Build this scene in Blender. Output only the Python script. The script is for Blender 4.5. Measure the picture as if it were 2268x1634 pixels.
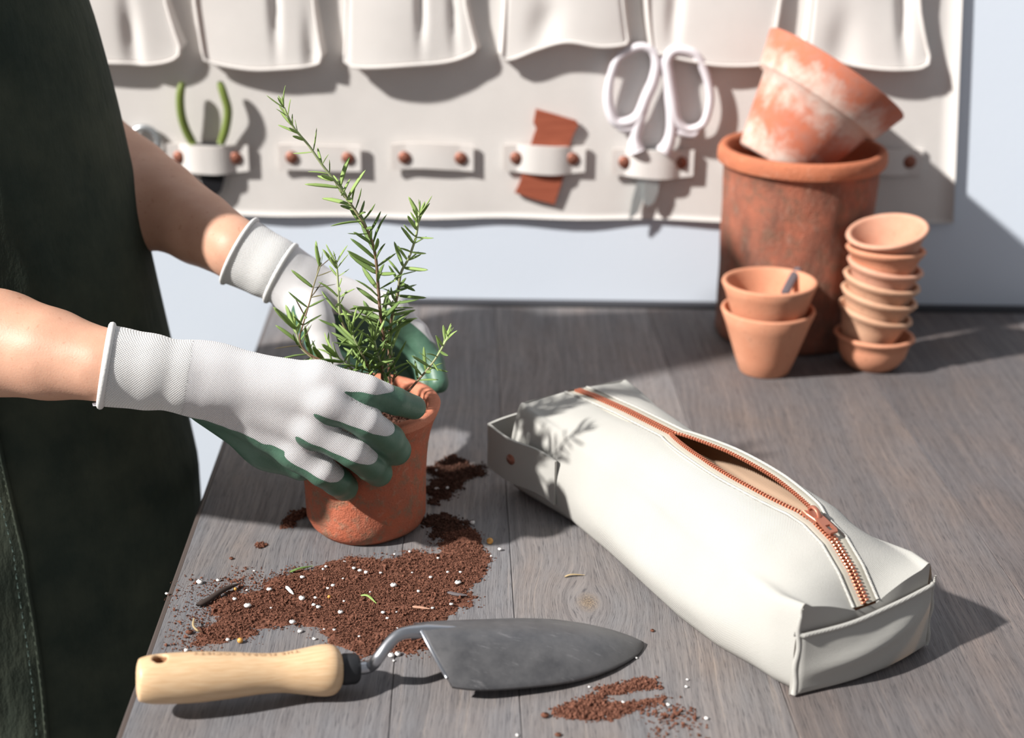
import bpy, math, random
import numpy as np
from mathutils import Vector, Matrix, Quaternion
random.seed(7); rng = np.random.default_rng(7)
for o in list(bpy.data.objects): bpy.data.objects.remove(o)
scene = bpy.context.scene
COL = scene.collection

# ------------------------------------------------------------------ camera
F, CX, CY, CAMH = 3400.0, 1134.0, 817.0, 0.5
PITCH, ROLL = math.radians(21.03), 0.0127
cam_d = bpy.data.cameras.new('camera'); cam = bpy.data.objects.new('camera', cam_d); COL.objects.link(cam)
cam_d.sensor_width = 36.0; cam_d.lens = 36.0*F/2268.0
cam_d.clip_start = 0.02; cam_d.clip_end = 50
cam.location = (0, 0, CAMH)
cam.rotation_euler = (Matrix.Rotation(math.pi/2-PITCH, 3, 'X') @ Matrix.Rotation(ROLL, 3, 'Z')).to_euler()
cam_d.dof.use_dof = True; cam_d.dof.focus_distance = 1.0; cam_d.dof.aperture_fstop = 5.0
scene.camera = cam

# ------------------------------------------------------------------ light
SUN_DIR = Vector((1.12, 0.56, -1.0))
w = bpy.data.worlds.new('sky'); scene.world = w; w.use_nodes = True
bg = w.node_tree.nodes['Background']; bg.inputs[0].default_value = (0.93, 0.955, 1.0, 1); bg.inputs[1].default_value = 0.32
sun_d = bpy.data.lights.new('sun', 'SUN'); sun_d.energy = 7.9; sun_d.angle = math.radians(2.0); sun_d.color = (1.0, 0.965, 0.91)
sun = bpy.data.objects.new('sun', sun_d); COL.objects.link(sun)
sun.rotation_euler = SUN_DIR.to_track_quat('-Z', 'Y').to_euler(); sun.location = (-2, -1, 3)
scene.view_settings.view_transform = 'Standard'; scene.view_settings.look = 'None'
scene.view_settings.gamma = 1; scene.view_settings.use_curve_mapping = False
scene.view_settings.exposure = 0.09

# ------------------------------------------------------------------ photogrammetry: a pixel of the photograph -> a place in the room
def ray(px, py):
    u = (px-CX)/F; v = -(py-CY)/F
    c, s = math.cos(ROLL), math.sin(ROLL)
    u, v = u*c-v*s, u*s+v*c
    cp, sp = math.cos(PITCH), math.sin(PITCH)
    return np.array([u, cp+v*sp, -sp+v*cp])
CAMP = np.array([0, 0, CAMH])
def G(px, py, z=0.0):
    d = ray(px, py); return CAMP+(z-CAMH)/d[2]*d
def D(px, py, Y):
    d = ray(px, py); return CAMP+Y/d[1]*d
def depth_of(p):
    q = np.asarray(p)-CAMP; return q[1]*math.cos(PITCH)-q[2]*math.sin(PITCH)
def J(px, py, Y, rpx):
    p = D(px, py, Y); return p, rpx/F*depth_of(p)

# ------------------------------------------------------------------ objects
ORG = {}
def tag(o, label=None, cat=None, group=None, kind=None):
    if label: o['label'] = label
    if cat: o['category'] = cat
    if group: o['group'] = group
    if kind: o['kind'] = kind
    return o
def thing(name, base, label, cat, group=None):
    o = bpy.data.objects.new(name, None); COL.objects.link(o)
    o.empty_display_size = 0.02; o.location = base; ORG[o.name] = np.array(base, float)
    return tag(o, label, cat, group)
def mesh(name, V, Fc, mat, parent=None, smooth=True, uv=None, base=None, attrs=None, mats=None, fmat=None):
    V = np.asarray(V, float)
    if parent is not None: b = ORG[parent.name]
    elif base is not None: b = np.asarray(base, float)
    else:
        b = np.array([(V[:, 0].min()+V[:, 0].max())/2, (V[:, 1].min()+V[:, 1].max())/2, V[:, 2].min()])
    me = bpy.data.meshes.new(name)
    if isinstance(Fc, np.ndarray):
        n, k = Fc.shape
        me.vertices.add(len(V)); me.vertices.foreach_set('co', (V-b).astype(np.float32).ravel())
        me.loops.add(n*k); me.loops.foreach_set('vertex_index', Fc.astype(np.int32).ravel())
        me.polygons.add(n); me.polygons.foreach_set('loop_start', (np.arange(n)*k).astype(np.int32))
        me.update(calc_edges=True); me.validate()
    else:
        me.from_pydata((V-b).tolist(), [], [list(map(int, f)) for f in Fc])
    if smooth: me.polygons.foreach_set('use_smooth', [True]*len(me.polygons))
    if uv is not None:
        lay = me.uv_layers.new(name='UVMap'); li = np.zeros(len(me.loops), np.int32); me.loops.foreach_get('vertex_index', li)
        lay.data.foreach_set('uv', np.asarray(uv, np.float32)[li].ravel())
    if attrs:
        for k_, a in attrs.items():
            at = me.attributes.new(k_, 'FLOAT', 'POINT'); at.data.foreach_set('value', np.asarray(a, np.float32))
    for m in (mats or [mat]): me.materials.append(m)
    if fmat is not None: me.polygons.foreach_set('material_index', np.asarray(fmat, np.int32))
    me.update()
    o = bpy.data.objects.new(name, me); COL.objects.link(o)
    if parent is not None: o.parent = parent; ORG[o.name] = b
    else: o.location = b; ORG[o.name] = b
    return o

def norm(v): v = np.asarray(v, float); return v/(np.linalg.norm(v)+1e-12)
def frame_from(a, ref=(0, 0, 1)):
    a = norm(a); r = np.asarray(ref, float)
    if abs(a@r) > 0.98: r = np.array([1.0, 0, 0])
    x = norm(np.cross(r, a)); y = np.cross(a, x); return x, y, a
def grid_faces(nu, nv, closed_u=False, closed_v=False):
    """vertex index = i*nv + j"""
    f = []
    for i in range(nu if closed_u else nu-1):
        for j in range(nv if closed_v else nv-1):
            i2, j2 = (i+1) % nu, (j+1) % nv
            f.append((i*nv+j, i2*nv+j, i2*nv+j2, i*nv+j2))
    return f
def catmull(P, n):
    P = np.asarray(P, float); m = len(P); out = []
    Q = np.vstack([2*P[0]-P[1], P, 2*P[-1]-P[-2]])
    for t in np.linspace(0, m-1, n):
        i = min(int(t), m-2); u = t-i; a, b, c, d = Q[i:i+4]
        out.append(0.5*((2*b)+(-a+c)*u+(2*a-5*b+4*c-d)*u*u+(-a+3*b-3*c+d)*u**3))
    return np.array(out)
def tube_geo(P, R, n=10, closed=False, caps=True, flat=None, ref=(0, 0, 1)):
    """swept tube; flat=(a,b) scales the two cross directions"""
    P = np.asarray(P, float); m = len(P); R = np.broadcast_to(np.asarray(R, float), (m,))
    T = np.gradient(P, axis=0) if not closed else (np.roll(P, -1, 0)-np.roll(P, 1, 0))
    x, y, _ = frame_from(T[0], ref); V = []; fa, fb = flat or (1, 1)
    for i in range(m):
        t = norm(T[i]); x = norm(x-t*(x@t)); y = np.cross(t, x)
        for k in range(n):
            a = 2*math.pi*k/n
            V.append(P[i]+R[i]*(fa*math.cos(a)*x+fb*math.sin(a)*y))
    Fc = grid_faces(m, n, closed_u=closed, closed_v=True)
    if caps and not closed:
        Fc.append(tuple(range(n))[::-1]); Fc.append(tuple((m-1)*n+k for k in range(n)))
    return np.array(V), Fc
def join(parts):
    V, Fc, off = [], [], 0
    for v, f in parts:
        V.append(np.asarray(v)); Fc += [tuple(int(i)+off for i in q) for q in f]; off += len(v)
    return np.vstack(V), Fc
def box_geo(x0, x1, y0, y1, z0, z1, bev=0.0):
    if bev <= 0:
        V = [(x, y, z) for x in (x0, x1) for y in (y0, y1) for z in (z0, z1)]
        return np.array(V), [(0, 1, 3, 2), (4, 6, 7, 5), (0, 4, 5, 1), (2, 3, 7, 6), (0, 2, 6, 4), (1, 5, 7, 3)]
    b = bev
    rings = [(x0+b, x1-b, y0+b, y1-b, z0), (x0, x1, y0, y1, z0+b), (x0, x1, y0, y1, z1-b), (x0+b, x1-b, y0+b, y1-b, z1)]
    V = []; Fc = []
    for (a, c, d, e, z) in rings: V += [(a, d, z), (c, d, z), (c, e, z), (a, e, z)]
    for i in range(3):
        for k in range(4): Fc.append((i*4+k, i*4+(k+1) % 4, (i+1)*4+(k+1) % 4, (i+1)*4+k))
    Fc += [(3, 2, 1, 0), (12, 13, 14, 15)]
    return np.array(V, float), Fc
def prism_geo(poly, d, bev=0.0):
    """poly: ordered 3D outline (planar), d: thickness vector"""
    P = np.asarray(poly, float); n = len(P); c = P.mean(0); d = np.asarray(d, float)
    if bev > 0:
        dn = norm(d); s = 1-bev/np.linalg.norm(P-c, axis=1).mean()
        rings = [c+(P-c)*s, P+dn*bev, P+d-dn*bev, c+(P-c)*s+d]
    else: rings = [P, P+d]
    V = np.vstack(rings); m = len(rings); Fc = []
    for i in range(m-1):
        for k in range(n): Fc.append((i*n+k, i*n+(k+1) % n, (i+1)*n+(k+1) % n, (i+1)*n+k))
    Fc.append(tuple(range(n))[::-1]); Fc.append(tuple((m-1)*n+k for k in range(n)))
    return V, Fc
# cheap smooth value noise in 3D (sum of sines with fixed random phases)
class SNoise:
    def __init__(s, seed, freq, octs=8):
        r = np.random.default_rng(seed); s.k = r.normal(size=(octs, 3)); s.k /= np.linalg.norm(s.k, axis=1)[:, None]
        s.k *= freq*r.uniform(0.6, 1.6, (octs, 1)); s.p = r.uniform(0, 6.28, octs)
    def __call__(s, X): return np.sin(np.asarray(X)@s.k.T+s.p).mean(-1)*1.7

# ------------------------------------------------------------------ signed distance modelling (surface nets)
def surface_nets(fn, lo, hi, h):
    lo = np.asarray(lo, float); n = np.ceil((np.asarray(hi)-lo)/h).astype(int)+1
    ax = [lo[i]+h*np.arange(n[i]) for i in range(3)]
    f = np.empty(tuple(n), np.float32)
    Yg, Zg = np.meshgrid(ax[1], ax[2], indexing='ij')
    step = max(1, int(400000/(n[1]*n[2])))
    for i in range(0, n[0], step):
        xs = ax[0][i:i+step]
        P = np.stack(np.broadcast_arrays(xs[:, None, None], Yg[None], Zg[None]), -1).reshape(-1, 3)
        f[i:i+step] = fn(P).reshape(len(xs), n[1], n[2])
    s = f < 0
    cs = [s[a:n[0]-1+a, b:n[1]-1+b, c:n[2]-1+c] for a in (0, 1) for b in (0, 1) for c in (0, 1)]
    cnt = sum(c.astype(np.int8) for c in cs); act = (cnt > 0) & (cnt < 8)
    I = np.argwhere(act); idx = -np.ones(act.shape, np.int64); idx[act] = np.arange(len(I))
    acc = np.zeros((len(I), 3)); num = np.zeros(len(I))
    cor = [(a, b, c) for a in (0, 1) for b in (0, 1) for c in (0, 1)]
    fv = {c: f[I[:, 0]+c[0], I[:, 1]+c[1], I[:, 2]+c[2]] for c in cor}
    for c0 in cor:
        for d in range(3):
            if c0[d] == 0:
                c1 = list(c0); c1[d] = 1; c1 = tuple(c1)
                a, b = fv[c0], fv[c1]; m = (a < 0) != (b < 0)
                t = np.where(m, a/(a-b+1e-20), 0)
                p = np.repeat(np.array(c0, float)[None], len(I), 0); p[:, d] += t
                acc[m] += p[m]; num[m] += 1
    V = lo+h*(I+acc/num[:, None])
    quads = []
    for d in range(3):
        e1, e2 = (d+1) % 3, (d+2) % 3
        sl0 = [slice(None)]*3; sl1 = [slice(None)]*3; sl0[d] = slice(0, -1); sl1[d] = slice(1, None)
        A, B = s[tuple(sl0)], s[tuple(sl1)]
        E = np.argwhere(A != B); E = E[(E[:, e1] > 0) & (E[:, e2] > 0) & (E[:, e1] < n[e1]-1) & (E[:, e2] < n[e2]-1)]
        ins = A[tuple(E.T)]
        def cell(o1, o2):
            q = E.copy(); q[:, e1] -= o1; q[:, e2] -= o2; return idx[tuple(q.T)]
        q = np.stack([cell(1, 1), cell(0, 1), cell(0, 0), cell(1, 0)], 1)
        q[~ins] = q[~ins][:, ::-1]; quads.append(q)
    Q = np.vstack(quads); Q = Q[(Q >= 0).all(1)]
    return V, Q
def cone(P, a, ra, b, rb):
    ab = b-a; L = ab@ab+1e-12; t = np.clip(((P-a)@ab)/L, 0, 1)
    return np.linalg.norm(P-a-t[:, None]*ab, axis=1)-(ra+(rb-ra)*t)
def smin(a, b, k):
    h = np.clip(0.5+0.5*(b-a)/k, 0, 1); return b+(a-b)*h-k*h*(1-h)
def smooth_mesh(V, Q, it=1, lam=0.5):
    n = len(V)
    e = np.vstack([Q[:, [i, (i+1) % 4]] for i in range(4)]); e = np.vstack([e, e[:, ::-1]])
    for _ in range(it):
        S = np.zeros_like(V); np.add.at(S, e[:, 0], V[e[:, 1]]); c = np.bincount(e[:, 0], minlength=n)
        V = V+lam*(S/np.maximum(c, 1)[:, None]-V)
    return V
def submesh(V, Q, mask, *arr):
    q = Q[mask]; u, inv = np.unique(q.ravel(), return_inverse=True)
    return (V[u], inv.reshape(q.shape))+tuple(a[u] for a in arr)

# ------------------------------------------------------------------ materials
class Mat:
    def __init__(s, name, rough=0.6, color=(0.5, 0.5, 0.5), metal=0.0, spec=0.5):
        s.m = bpy.data.materials.new(name); s.m.use_nodes = True; s.t = s.m.node_tree
        s.b = s.t.nodes['Principled BSDF']; s.out = s.t.nodes['Material Output']
        s.b.inputs['Roughness'].default_value = rough; s.b.inputs['Metallic'].default_value = metal
        s.b.inputs['Base Color'].default_value = (*color, 1); s.b.inputs['Specular IOR Level'].default_value = spec
    def n(s, typ, ins=None, **kw):
        nd = s.t.nodes.new(typ)
        for k, v in kw.items(): setattr(nd, k, v)
        for k, v in (ins or {}).items(): s.set(nd.inputs[k], v)
        return nd
    def set(s, sock, v):
        if hasattr(v, 'is_output') or isinstance(v, bpy.types.NodeSocket): s.t.links.new(v, sock)
        elif isinstance(v, (tuple, list)) and len(v) == 3 and sock.type == 'RGBA': sock.default_value = (*v, 1)
        else: sock.default_value = v
    def coord(s, kind='Object'): return s.n('ShaderNodeTexCoord').outputs[kind]
    def mapping(s, vec, scale=(1, 1, 1), loc=(0, 0, 0), rot=(0, 0, 0)):
        return s.n('ShaderNodeMapping', {'Vector': vec, 'Scale': scale, 'Location': loc, 'Rotation': rot}).outputs[0]
    def noise(s, vec, scale, detail=4, rough=0.6, dist=0.0):
        return s.n('ShaderNodeTexNoise', {'Vector': vec, 'Scale': scale, 'Detail': detail, 'Roughness': rough, 'Distortion': dist}).outputs['Fac']
    def ramp(s, fac, stops):
        r = s.n('ShaderNodeValToRGB', {'Fac': fac}); e = r.color_ramp.elements
        while len(e) < len(stops): e.new(0.5)
        for el, (p, c) in zip(e, stops): el.position = p; el.color = (*c, 1) if len(c) == 3 else c
        return r.outputs['Color']
    def mix(s, fac, a, b, mode='MIX'):
        nd = s.n('ShaderNodeMix', data_type='RGBA', blend_type=mode)
        s.set(nd.inputs[0], fac); s.set(nd.inputs[6], a); s.set(nd.inputs[7], b); return nd.outputs[2]
    def math(s, op, a, b=0.0, c=None):
        nd = s.n('ShaderNodeMath', operation=op); s.set(nd.inputs[0], a); s.set(nd.inputs[1], b)
        if c is not None: s.set(nd.inputs[2], c)
        return nd.outputs[0]
    def maprange(s, v, a, b, c=0.0, d=1.0):
        return s.n('ShaderNodeMapRange', {'Value': v, 'From Min': a, 'From Max': b, 'To Min': c, 'To Max': d}).outputs[0]
    def color(s, c): s.set(s.b.inputs['Base Color'], c)
    def rough(s, r): s.set(s.b.inputs['Roughness'], r)
    def bump(s, height, strength=0.5, dist=0.001):
        nd = s.n('ShaderNodeBump', {'Height': height, 'Strength': strength, 'Distance': dist}); prev = getattr(s, '_bn', None)
        if prev: s.t.links.new(prev, nd.inputs['Normal'])
        s._bn = nd.outputs[0]; s.t.links.new(nd.outputs[0], s.b.inputs['Normal'])
    def translucent(s, col, fac):
        tr = s.n('ShaderNodeBsdfTranslucent', {'Color': col}); mx = s.n('ShaderNodeMixShader', {0: fac})
        s.t.links.new(s.b.outputs[0], mx.inputs[1]); s.t.links.new(tr.outputs[0], mx.inputs[2]); s.t.links.new(mx.outputs[0], s.out.inputs['Surface'])

def m_weave(name, col, pitch, strength=0.5, var=0.06, rough=0.9, transl=None, rib=False, dark=0.82):
    """woven or knitted cloth, UV in metres"""
    M = Mat(name, rough, spec=0.15); uv = M.coord('UV'); ob = M.coord('Object')
    sx = M.n('ShaderNodeSeparateXYZ', {0: uv})
    k = 2*math.pi/pitch
    a = M.math('SINE', M.math('MULTIPLY', sx.outputs[0], k)); b = M.math('SINE', M.math('MULTIPLY', sx.outputs[1], k*(0.5 if rib else 1)))
    wv = M.math('MULTIPLY', a, b)
    h = M.maprange(wv, -1, 1)
    big = M.noise(ob, 25, 3, 0.5); fine = M.noise(ob, 900, 2, 0.5)
    c0 = M.mix(M.maprange(big, 0.3, 0.7), tuple(c*(1-var) for c in col), col)
    slub = M.maprange(M.noise(M.mapping(uv, (1, 14, 1)), 120, 2), 0.55, 0.8)
    c1 = M.mix(M.math('MULTIPLY', slub, 0.25), c0, tuple(c*0.86 for c in col))
    c2 = M.mix(h, tuple(c*dark for c in (1, 1, 1)), (1, 1, 1))
    M.color(M.mix(1.0, c1, c2, 'MULTIPLY'))
    M.bump(M.math('ADD', h, M.math('MULTIPLY', fine, 0.4)), strength, pitch*0.35)
    if transl: M.translucent(*transl)
    return M.m
def soften(m, w, rad):
    b = m.node_tree.nodes['Principled BSDF']; b.inputs['Subsurface Weight'].default_value = w; b.inputs['Subsurface Radius'].default_value = (1, .9, .85); b.inputs['Subsurface Scale'].default_value = rad
def m_terracotta(name, base, dark, pale, pale_amt=0.35, scale=30, bump=0.4, streak=False, moss=None):
    M = Mat(name, 0.88, spec=0.2); ob = M.coord('Object')
    v = M.mapping(ob, (1, 1, 0.45)) if streak else ob
    n1 = M.noise(v, scale, 6, 0.65); n2 = M.noise(v, scale*3.3, 5, 0.7, 0.4); n3 = M.noise(ob, scale*14, 3, 0.6)
    c = M.mix(M.maprange(n1, 0.35, 0.68), base, dark)
    c = M.mix(M.math('MULTIPLY', M.maprange(n2, 0.56, 0.74), pale_amt), c, pale)
    c = M.mix(M.math('MULTIPLY', M.maprange(n3, 0.62, 0.72), 0.55), c, tuple(x*0.3 for x in dark))
    if moss: c = M.mix(M.math('MULTIPLY', M.maprange(M.noise(ob, scale*1.7, 5, 0.7), 0.49, 0.62), 0.72), c, moss)
    M.color(c); M.bump(M.math('ADD', n2, M.math('MULTIPLY', n3, 0.6)), bump, 0.0016)
    return M.m
def m_wood_plank(name, knot=None):
    M = Mat(name, 0.62, spec=0.35); ob = M.coord('Object'); oc = M.n('ShaderNodeObjectInfo')
    v = M.n('ShaderNodeVectorMath', {0: ob, 1: M.n('ShaderNodeVectorMath', {0: M.n('ShaderNodeCombineXYZ', {0: oc.outputs['Random'], 1: oc.outputs['Random']}).outputs[0], 1: (3.7, 9.1, 0)}, operation='MULTIPLY').outputs[0]}, operation='ADD').outputs[0]
    km = None
    if knot:
        sub = M.n('ShaderNodeVectorMath', {0: ob, 1: knot}, operation='SUBTRACT').outputs[0]
        d = M.n('ShaderNodeVectorMath', {0: M.mapping(sub, (1, 0.62, 0), rot=(0, 0, 0.75))}, operation='LENGTH').outputs[1]
        km = M.maprange(d, 0.055, 0.008)
        sx = M.n('ShaderNodeSeparateXYZ', {0: sub})
        push = M.math('MULTIPLY', M.math('MULTIPLY', km, km), M.math('MULTIPLY', sx.outputs[0], -0.85))
        v = M.n('ShaderNodeVectorMath', {0: v, 1: M.n('ShaderNodeCombineXYZ', {0: push}).outputs[0]}, operation='ADD').outputs[0]
    wob = M.n('ShaderNodeTexNoise', {'Vector': v, 'Scale': 5.0, 'Detail': 2}).outputs['Color']
    v2 = M.n('ShaderNodeVectorMath', {0: v, 1: M.n('ShaderNodeVectorMath', {0: wob, 'Scale': 0.02}, operation='SCALE').outputs[0]}, operation='ADD').outputs[0]
    g1 = M.noise(M.mapping(v2, (300, 9, 1)), 1.0, 5, 0.65)
    g2 = M.noise(M.mapping(v2, (1100, 55, 1)), 1.0, 4, 0.7)
    g3 = M.noise(M.mapping(v2, (26, 3.2, 1)), 1.0, 4, 0.6)
    bl = M.noise(ob, 9, 4, 0.6)
    c = M.mix(M.maprange(g3, 0.3, 0.7), (0.102, 0.100, 0.103), (0.150, 0.124, 0.110))
    c = M.mix(M.maprange(bl, 0.35, 0.65), c, M.mix(0.5, c, (0.128, 0.136, 0.150)))
    c = M.mix(M.maprange(g1, 0.42, 0.72), c, M.mix(0.5, c, (0.045, 0.042, 0.045)))
    c = M.mix(M.math('MULTIPLY', M.maprange(g1, 0.42, 0.28), 0.34), c, (0.22, 0.18, 0.15))
    c = M.mix(M.math('MULTIPLY', M.maprange(g2, 0.54, 0.66), 0.8), c, (0.042, 0.040, 0.044))
    if knot:
        c = M.mix(M.math('MULTIPLY', M.maprange(d, 0.009, 0.002), 0.8), c, M.mix(M.maprange(M.noise(sub, 300, 3, 0.7, 4.0), 0.42, 0.58), (0.035, 0.026, 0.02), (0.20, 0.15, 0.10)))
    c = M.mix(1.0, c, oc.outputs['Color'], 'MULTIPLY')
    M.color(c); M.rough(M.maprange(g1, 0.3, 0.7, 0.5, 0.72))
    M.bump(g1, 0.4, 0.0014); M.bump(M.math('MULTIPLY', g2, -1.0), 0.6, 0.0008)
    return M.m

M_canvas = m_weave('canvas_wall', (0.83, 0.805, 0.785), 0.0011, 0.25, transl=((0.90, 0.60, 0.38, 1), 0.16), dark=0.93)
M_case = m_weave('canvas_case', (0.49, 0.482, 0.455), 0.00125, 0.6, transl=((0.75, 0.45, 0.25, 1), 0.08), dark=0.86)
M_tape = m_weave('cotton_tape', (0.50, 0.47, 0.40), 0.0008, 0.4, rough=0.85)
M_inner = m_weave('canvas_lining', (0.60, 0.42, 0.30), 0.00115, 0.3, transl=((0.75, 0.45, 0.25, 1), 0.2))  # brown base paints in the warm, shaded light inside the off-white case
M_knit = m_weave('knit_cotton', (0.78, 0.76, 0.77), 0.00130, 0.8, rough=0.95, dark=0.60)
M_cuff = m_weave('knit_cuff', (0.79, 0.78, 0.775), 0.0016, 0.9, rough=0.95, dark=0.66)
soften(M_knit, .45, .007); soften(M_cuff, .45, .007)
M = Mat('glove_hem', 0.95, (0.66, 0.65, 0.64), spec=0.1); M.bump(M.noise(M.coord(), 900, 2), 0.4, 0.0006); M_hem = M.m
M = Mat('green_latex', 0.42, spec=0.45); ob = M.coord()
M.color(M.mix(M.maprange(M.noise(ob, 60, 4), 0.35, 0.7), (0.058, 0.125, 0.084), (0.075, 0.155, 0.108)))
M.bump(M.noise(ob, 1400, 3, 0.6), 0.22, 0.0007); M.bump(M.noise(ob, 90, 3, 0.5), 0.3, 0.002); M_coat = M.m
M = Mat('skin', 0.5, spec=0.35); ob = M.coord()
c = M.mix(M.maprange(M.noise(ob, 45, 4), 0.35, 0.65), (0.50, 0.27, 0.185), (0.55, 0.31, 0.215))
c = M.mix(M.math('MULTIPLY', M.maprange(M.noise(ob, 320, 2, 0.4), 0.66, 0.74), 0.45), c, (0.38, 0.17, 0.10))
M.color(c); M.bump(M.noise(ob, 700, 3, 0.6), 0.25, 0.0006)
M.b.inputs['Subsurface Weight'].default_value = 0.12; M.b.inputs['Subsurface Radius'].default_value = (0.006, 0.002, 0.001); M.b.inputs['Subsurface Scale'].default_value = 0.6
M_skin = M.m
M = Mat('apron_cloth', 0.9, spec=0.12); ob = M.coord()
M.color(M.mix(M.maprange(M.noise(ob, 16, 5, 0.6), 0.35, 0.68), (0.026, 0.035, 0.028), (0.052, 0.060, 0.044)))
M.bump(M.noise(M.mapping(ob, (1, 1, 0.35)), 55, 5, 0.6), 0.55, 0.006); M.bump(M.noise(ob, 900, 2), 0.3, 0.0006); M_apron = M.m
M = Mat('apron_stitch', 0.8, (0.07, 0.10, 0.09), spec=0.1); M_stitch = M.m
M = Mat('wall_paint', 0.75, spec=0.25); ob = M.coord()
M.color(M.mix(M.maprange(M.noise(ob, 3.0, 3), 0.35, 0.65), (0.62, 0.685, 0.785), (0.655, 0.715, 0.805))); M.bump(M.noise(ob, 160, 3), 0.08, 0.001); M_wall = M.m
M = Mat('floor_concrete', 0.8); ob = M.coord(); M.color(M.mix(M.noise(ob, 4, 5), (0.16, 0.155, 0.15), (0.24, 0.23, 0.22))); M_floor = M.m
M_shade = Mat('painted_shade', 0.7, (0.030, 0.030, 0.036)).m  # near-black colour that paints the shade line at the wall base
M_plank = m_wood_plank('plank_wood')
M_edge = Mat('table_edge', 0.5, (0.07, 0.055, 0.05)).m
M_pot_old = m_terracotta('terracotta_old', (0.46, 0.130, 0.070), (0.36, 0.125, 0.078), (0.50, 0.29, 0.21), 0.6, 55, 0.8, moss=(0.22, 0.15, 0.10))
M_pot_in = m_terracotta('terracotta_rim', (0.52, 0.20, 0.125), (0.46, 0.16, 0.095), (0.56, 0.33, 0.24), 0.35, 45, 0.35)
M_big = m_terracotta('terracotta_weathered', (0.36, 0.125, 0.078), (0.14, 0.07, 0.052), (0.34, 0.24, 0.19), 0.65, 38, 1.0, streak=True, moss=(0.17, 0.10, 0.07))
M_bigrim = m_terracotta('terracotta_lip', (0.46, 0.155, 0.08), (0.36, 0.125, 0.07), (0.50, 0.30, 0.22), 0.35, 30, 0.6)
M_smooth = m_terracotta('terracotta_clean', (0.56, 0.265, 0.165), (0.52, 0.22, 0.13), (0.60, 0.37, 0.27), 0.3, 25, 0.12)
M_pinkpot = m_terracotta('terracotta_pink', (0.56, 0.31, 0.22), (0.53, 0.26, 0.175), (0.62, 0.42, 0.33), 0.3, 25, 0.12)
M_tanpot = m_terracotta('terracotta_tan', (0.53, 0.32, 0.215), (0.50, 0.27, 0.17), (0.60, 0.43, 0.32), 0.3, 25, 0.12)
# leaning pot: chalky bloom on orange clay
M = Mat('terracotta_limed', 0.9, spec=0.15); ob = M.coord(); n1 = M.noise(ob, 34, 7, 0.66, 0.6); n2 = M.noise(ob, 110, 6, 0.75)
c = M.mix(M.maprange(n2, 0.4, 0.65), (0.46, 0.145, 0.085), (0.40, 0.165, 0.12))
sx = M.n('ShaderNodeSeparateXYZ', {0: ob}).outputs[2]
band = M.math('ADD', M.maprange(M.math('ABSOLUTE', M.math('SUBTRACT', sx, 0.066)), 0.034, 0.0, 0.0, 0.46), M.maprange(sx, 0.034, 0.008, 0.0, 0.38))
lime = M.maprange(M.math('ADD', M.math('ADD', n1, M.math('MULTIPLY', n2, 0.35)), band), 0.80, 1.18)
lime = M.math('MULTIPLY', lime, M.maprange(sx, 0.101, 0.092))
M.color(M.mix(M.math('MULTIPLY', lime, 0.80), c, (0.64, 0.56, 0.50))); M.bump(n2, 0.3, 0.0015); M_limed = M.m
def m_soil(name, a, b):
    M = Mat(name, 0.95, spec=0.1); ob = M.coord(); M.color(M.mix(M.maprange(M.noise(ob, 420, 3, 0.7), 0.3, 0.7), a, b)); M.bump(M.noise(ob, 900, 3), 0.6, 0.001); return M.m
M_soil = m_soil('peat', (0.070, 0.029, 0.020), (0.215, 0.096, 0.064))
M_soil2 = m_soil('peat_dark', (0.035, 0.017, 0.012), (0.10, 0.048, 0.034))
M_perl = Mat('perlite', 0.85, (0.72, 0.70, 0.69)).m
M_bead = Mat('amber_bead', 0.25, (0.60, 0.30, 0.07)).m
M_bark = Mat('bark', 0.9, (0.035, 0.022, 0.018)).m
M_slate = Mat('bark_grey', 0.8, (0.10, 0.085, 0.09)).m
M_chip = Mat('wood_chip', 0.8, (0.40, 0.22, 0.15)).m
M_dry = Mat('dry_leaf', 0.8, (0.36, 0.27, 0.15)).m
def m_leaf(name, a, b, back):
    M = Mat(name, 0.45, spec=0.4); ob = M.coord(); oi = M.n('ShaderNodeObjectInfo').outputs['Random']
    c = M.mix(oi, a, b); c = M.mix(M.math('MULTIPLY', M.maprange(M.noise(ob, 900, 3), 0.4, 0.7), 0.5), c, back)
    M.color(c); M.bump(M.noise(ob, 1500, 2), 0.35, 0.0004); M.translucent((0.28, 0.42, 0.05, 1), 0.22); return M.m
M_leaf = m_leaf('rosemary_leaf', (0.125, 0.215, 0.050), (0.22, 0.33, 0.085), (0.30, 0.39, 0.17))
M_leafy = m_leaf('rosemary_tip_leaf', (0.26, 0.39, 0.10), (0.33, 0.46, 0.14), (0.40, 0.50, 0.22))
M_leafd = m_leaf('rosemary_dry_leaf', (0.09, 0.06, 0.045), (0.14, 0.13, 0.05), (0.13, 0.09, 0.06))
M_stemw = Mat('woody_stem', 0.8, (0.20, 0.105, 0.065)).m
M = Mat('green_stem', 0.7); sx = M.n('ShaderNodeAttribute', attribute_name='along').outputs['Fac']
M.color(M.ramp(sx, [(0.0, (0.19, 0.10, 0.065)), (0.38, (0.24, 0.16, 0.10)), (0.62, (0.33, 0.36, 0.20)), (1.0, (0.42, 0.48, 0.25))])); M_stem = M.m
M_copper = Mat('copper', 0.34, (0.70, 0.25, 0.15), 0.65).m
M_copper2 = Mat('copper_matte', 0.45, (0.42, 0.16, 0.105), 0.6).m
M = Mat('steel_blade', 0.48, metal=0.35); ob = M.coord(); sc = M.noise(M.mapping(ob, (60, 500, 60), rot=(0, 0, 0.5)), 1.0, 5, 0.7); n1 = M.noise(ob, 45, 6, 0.7)
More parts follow.
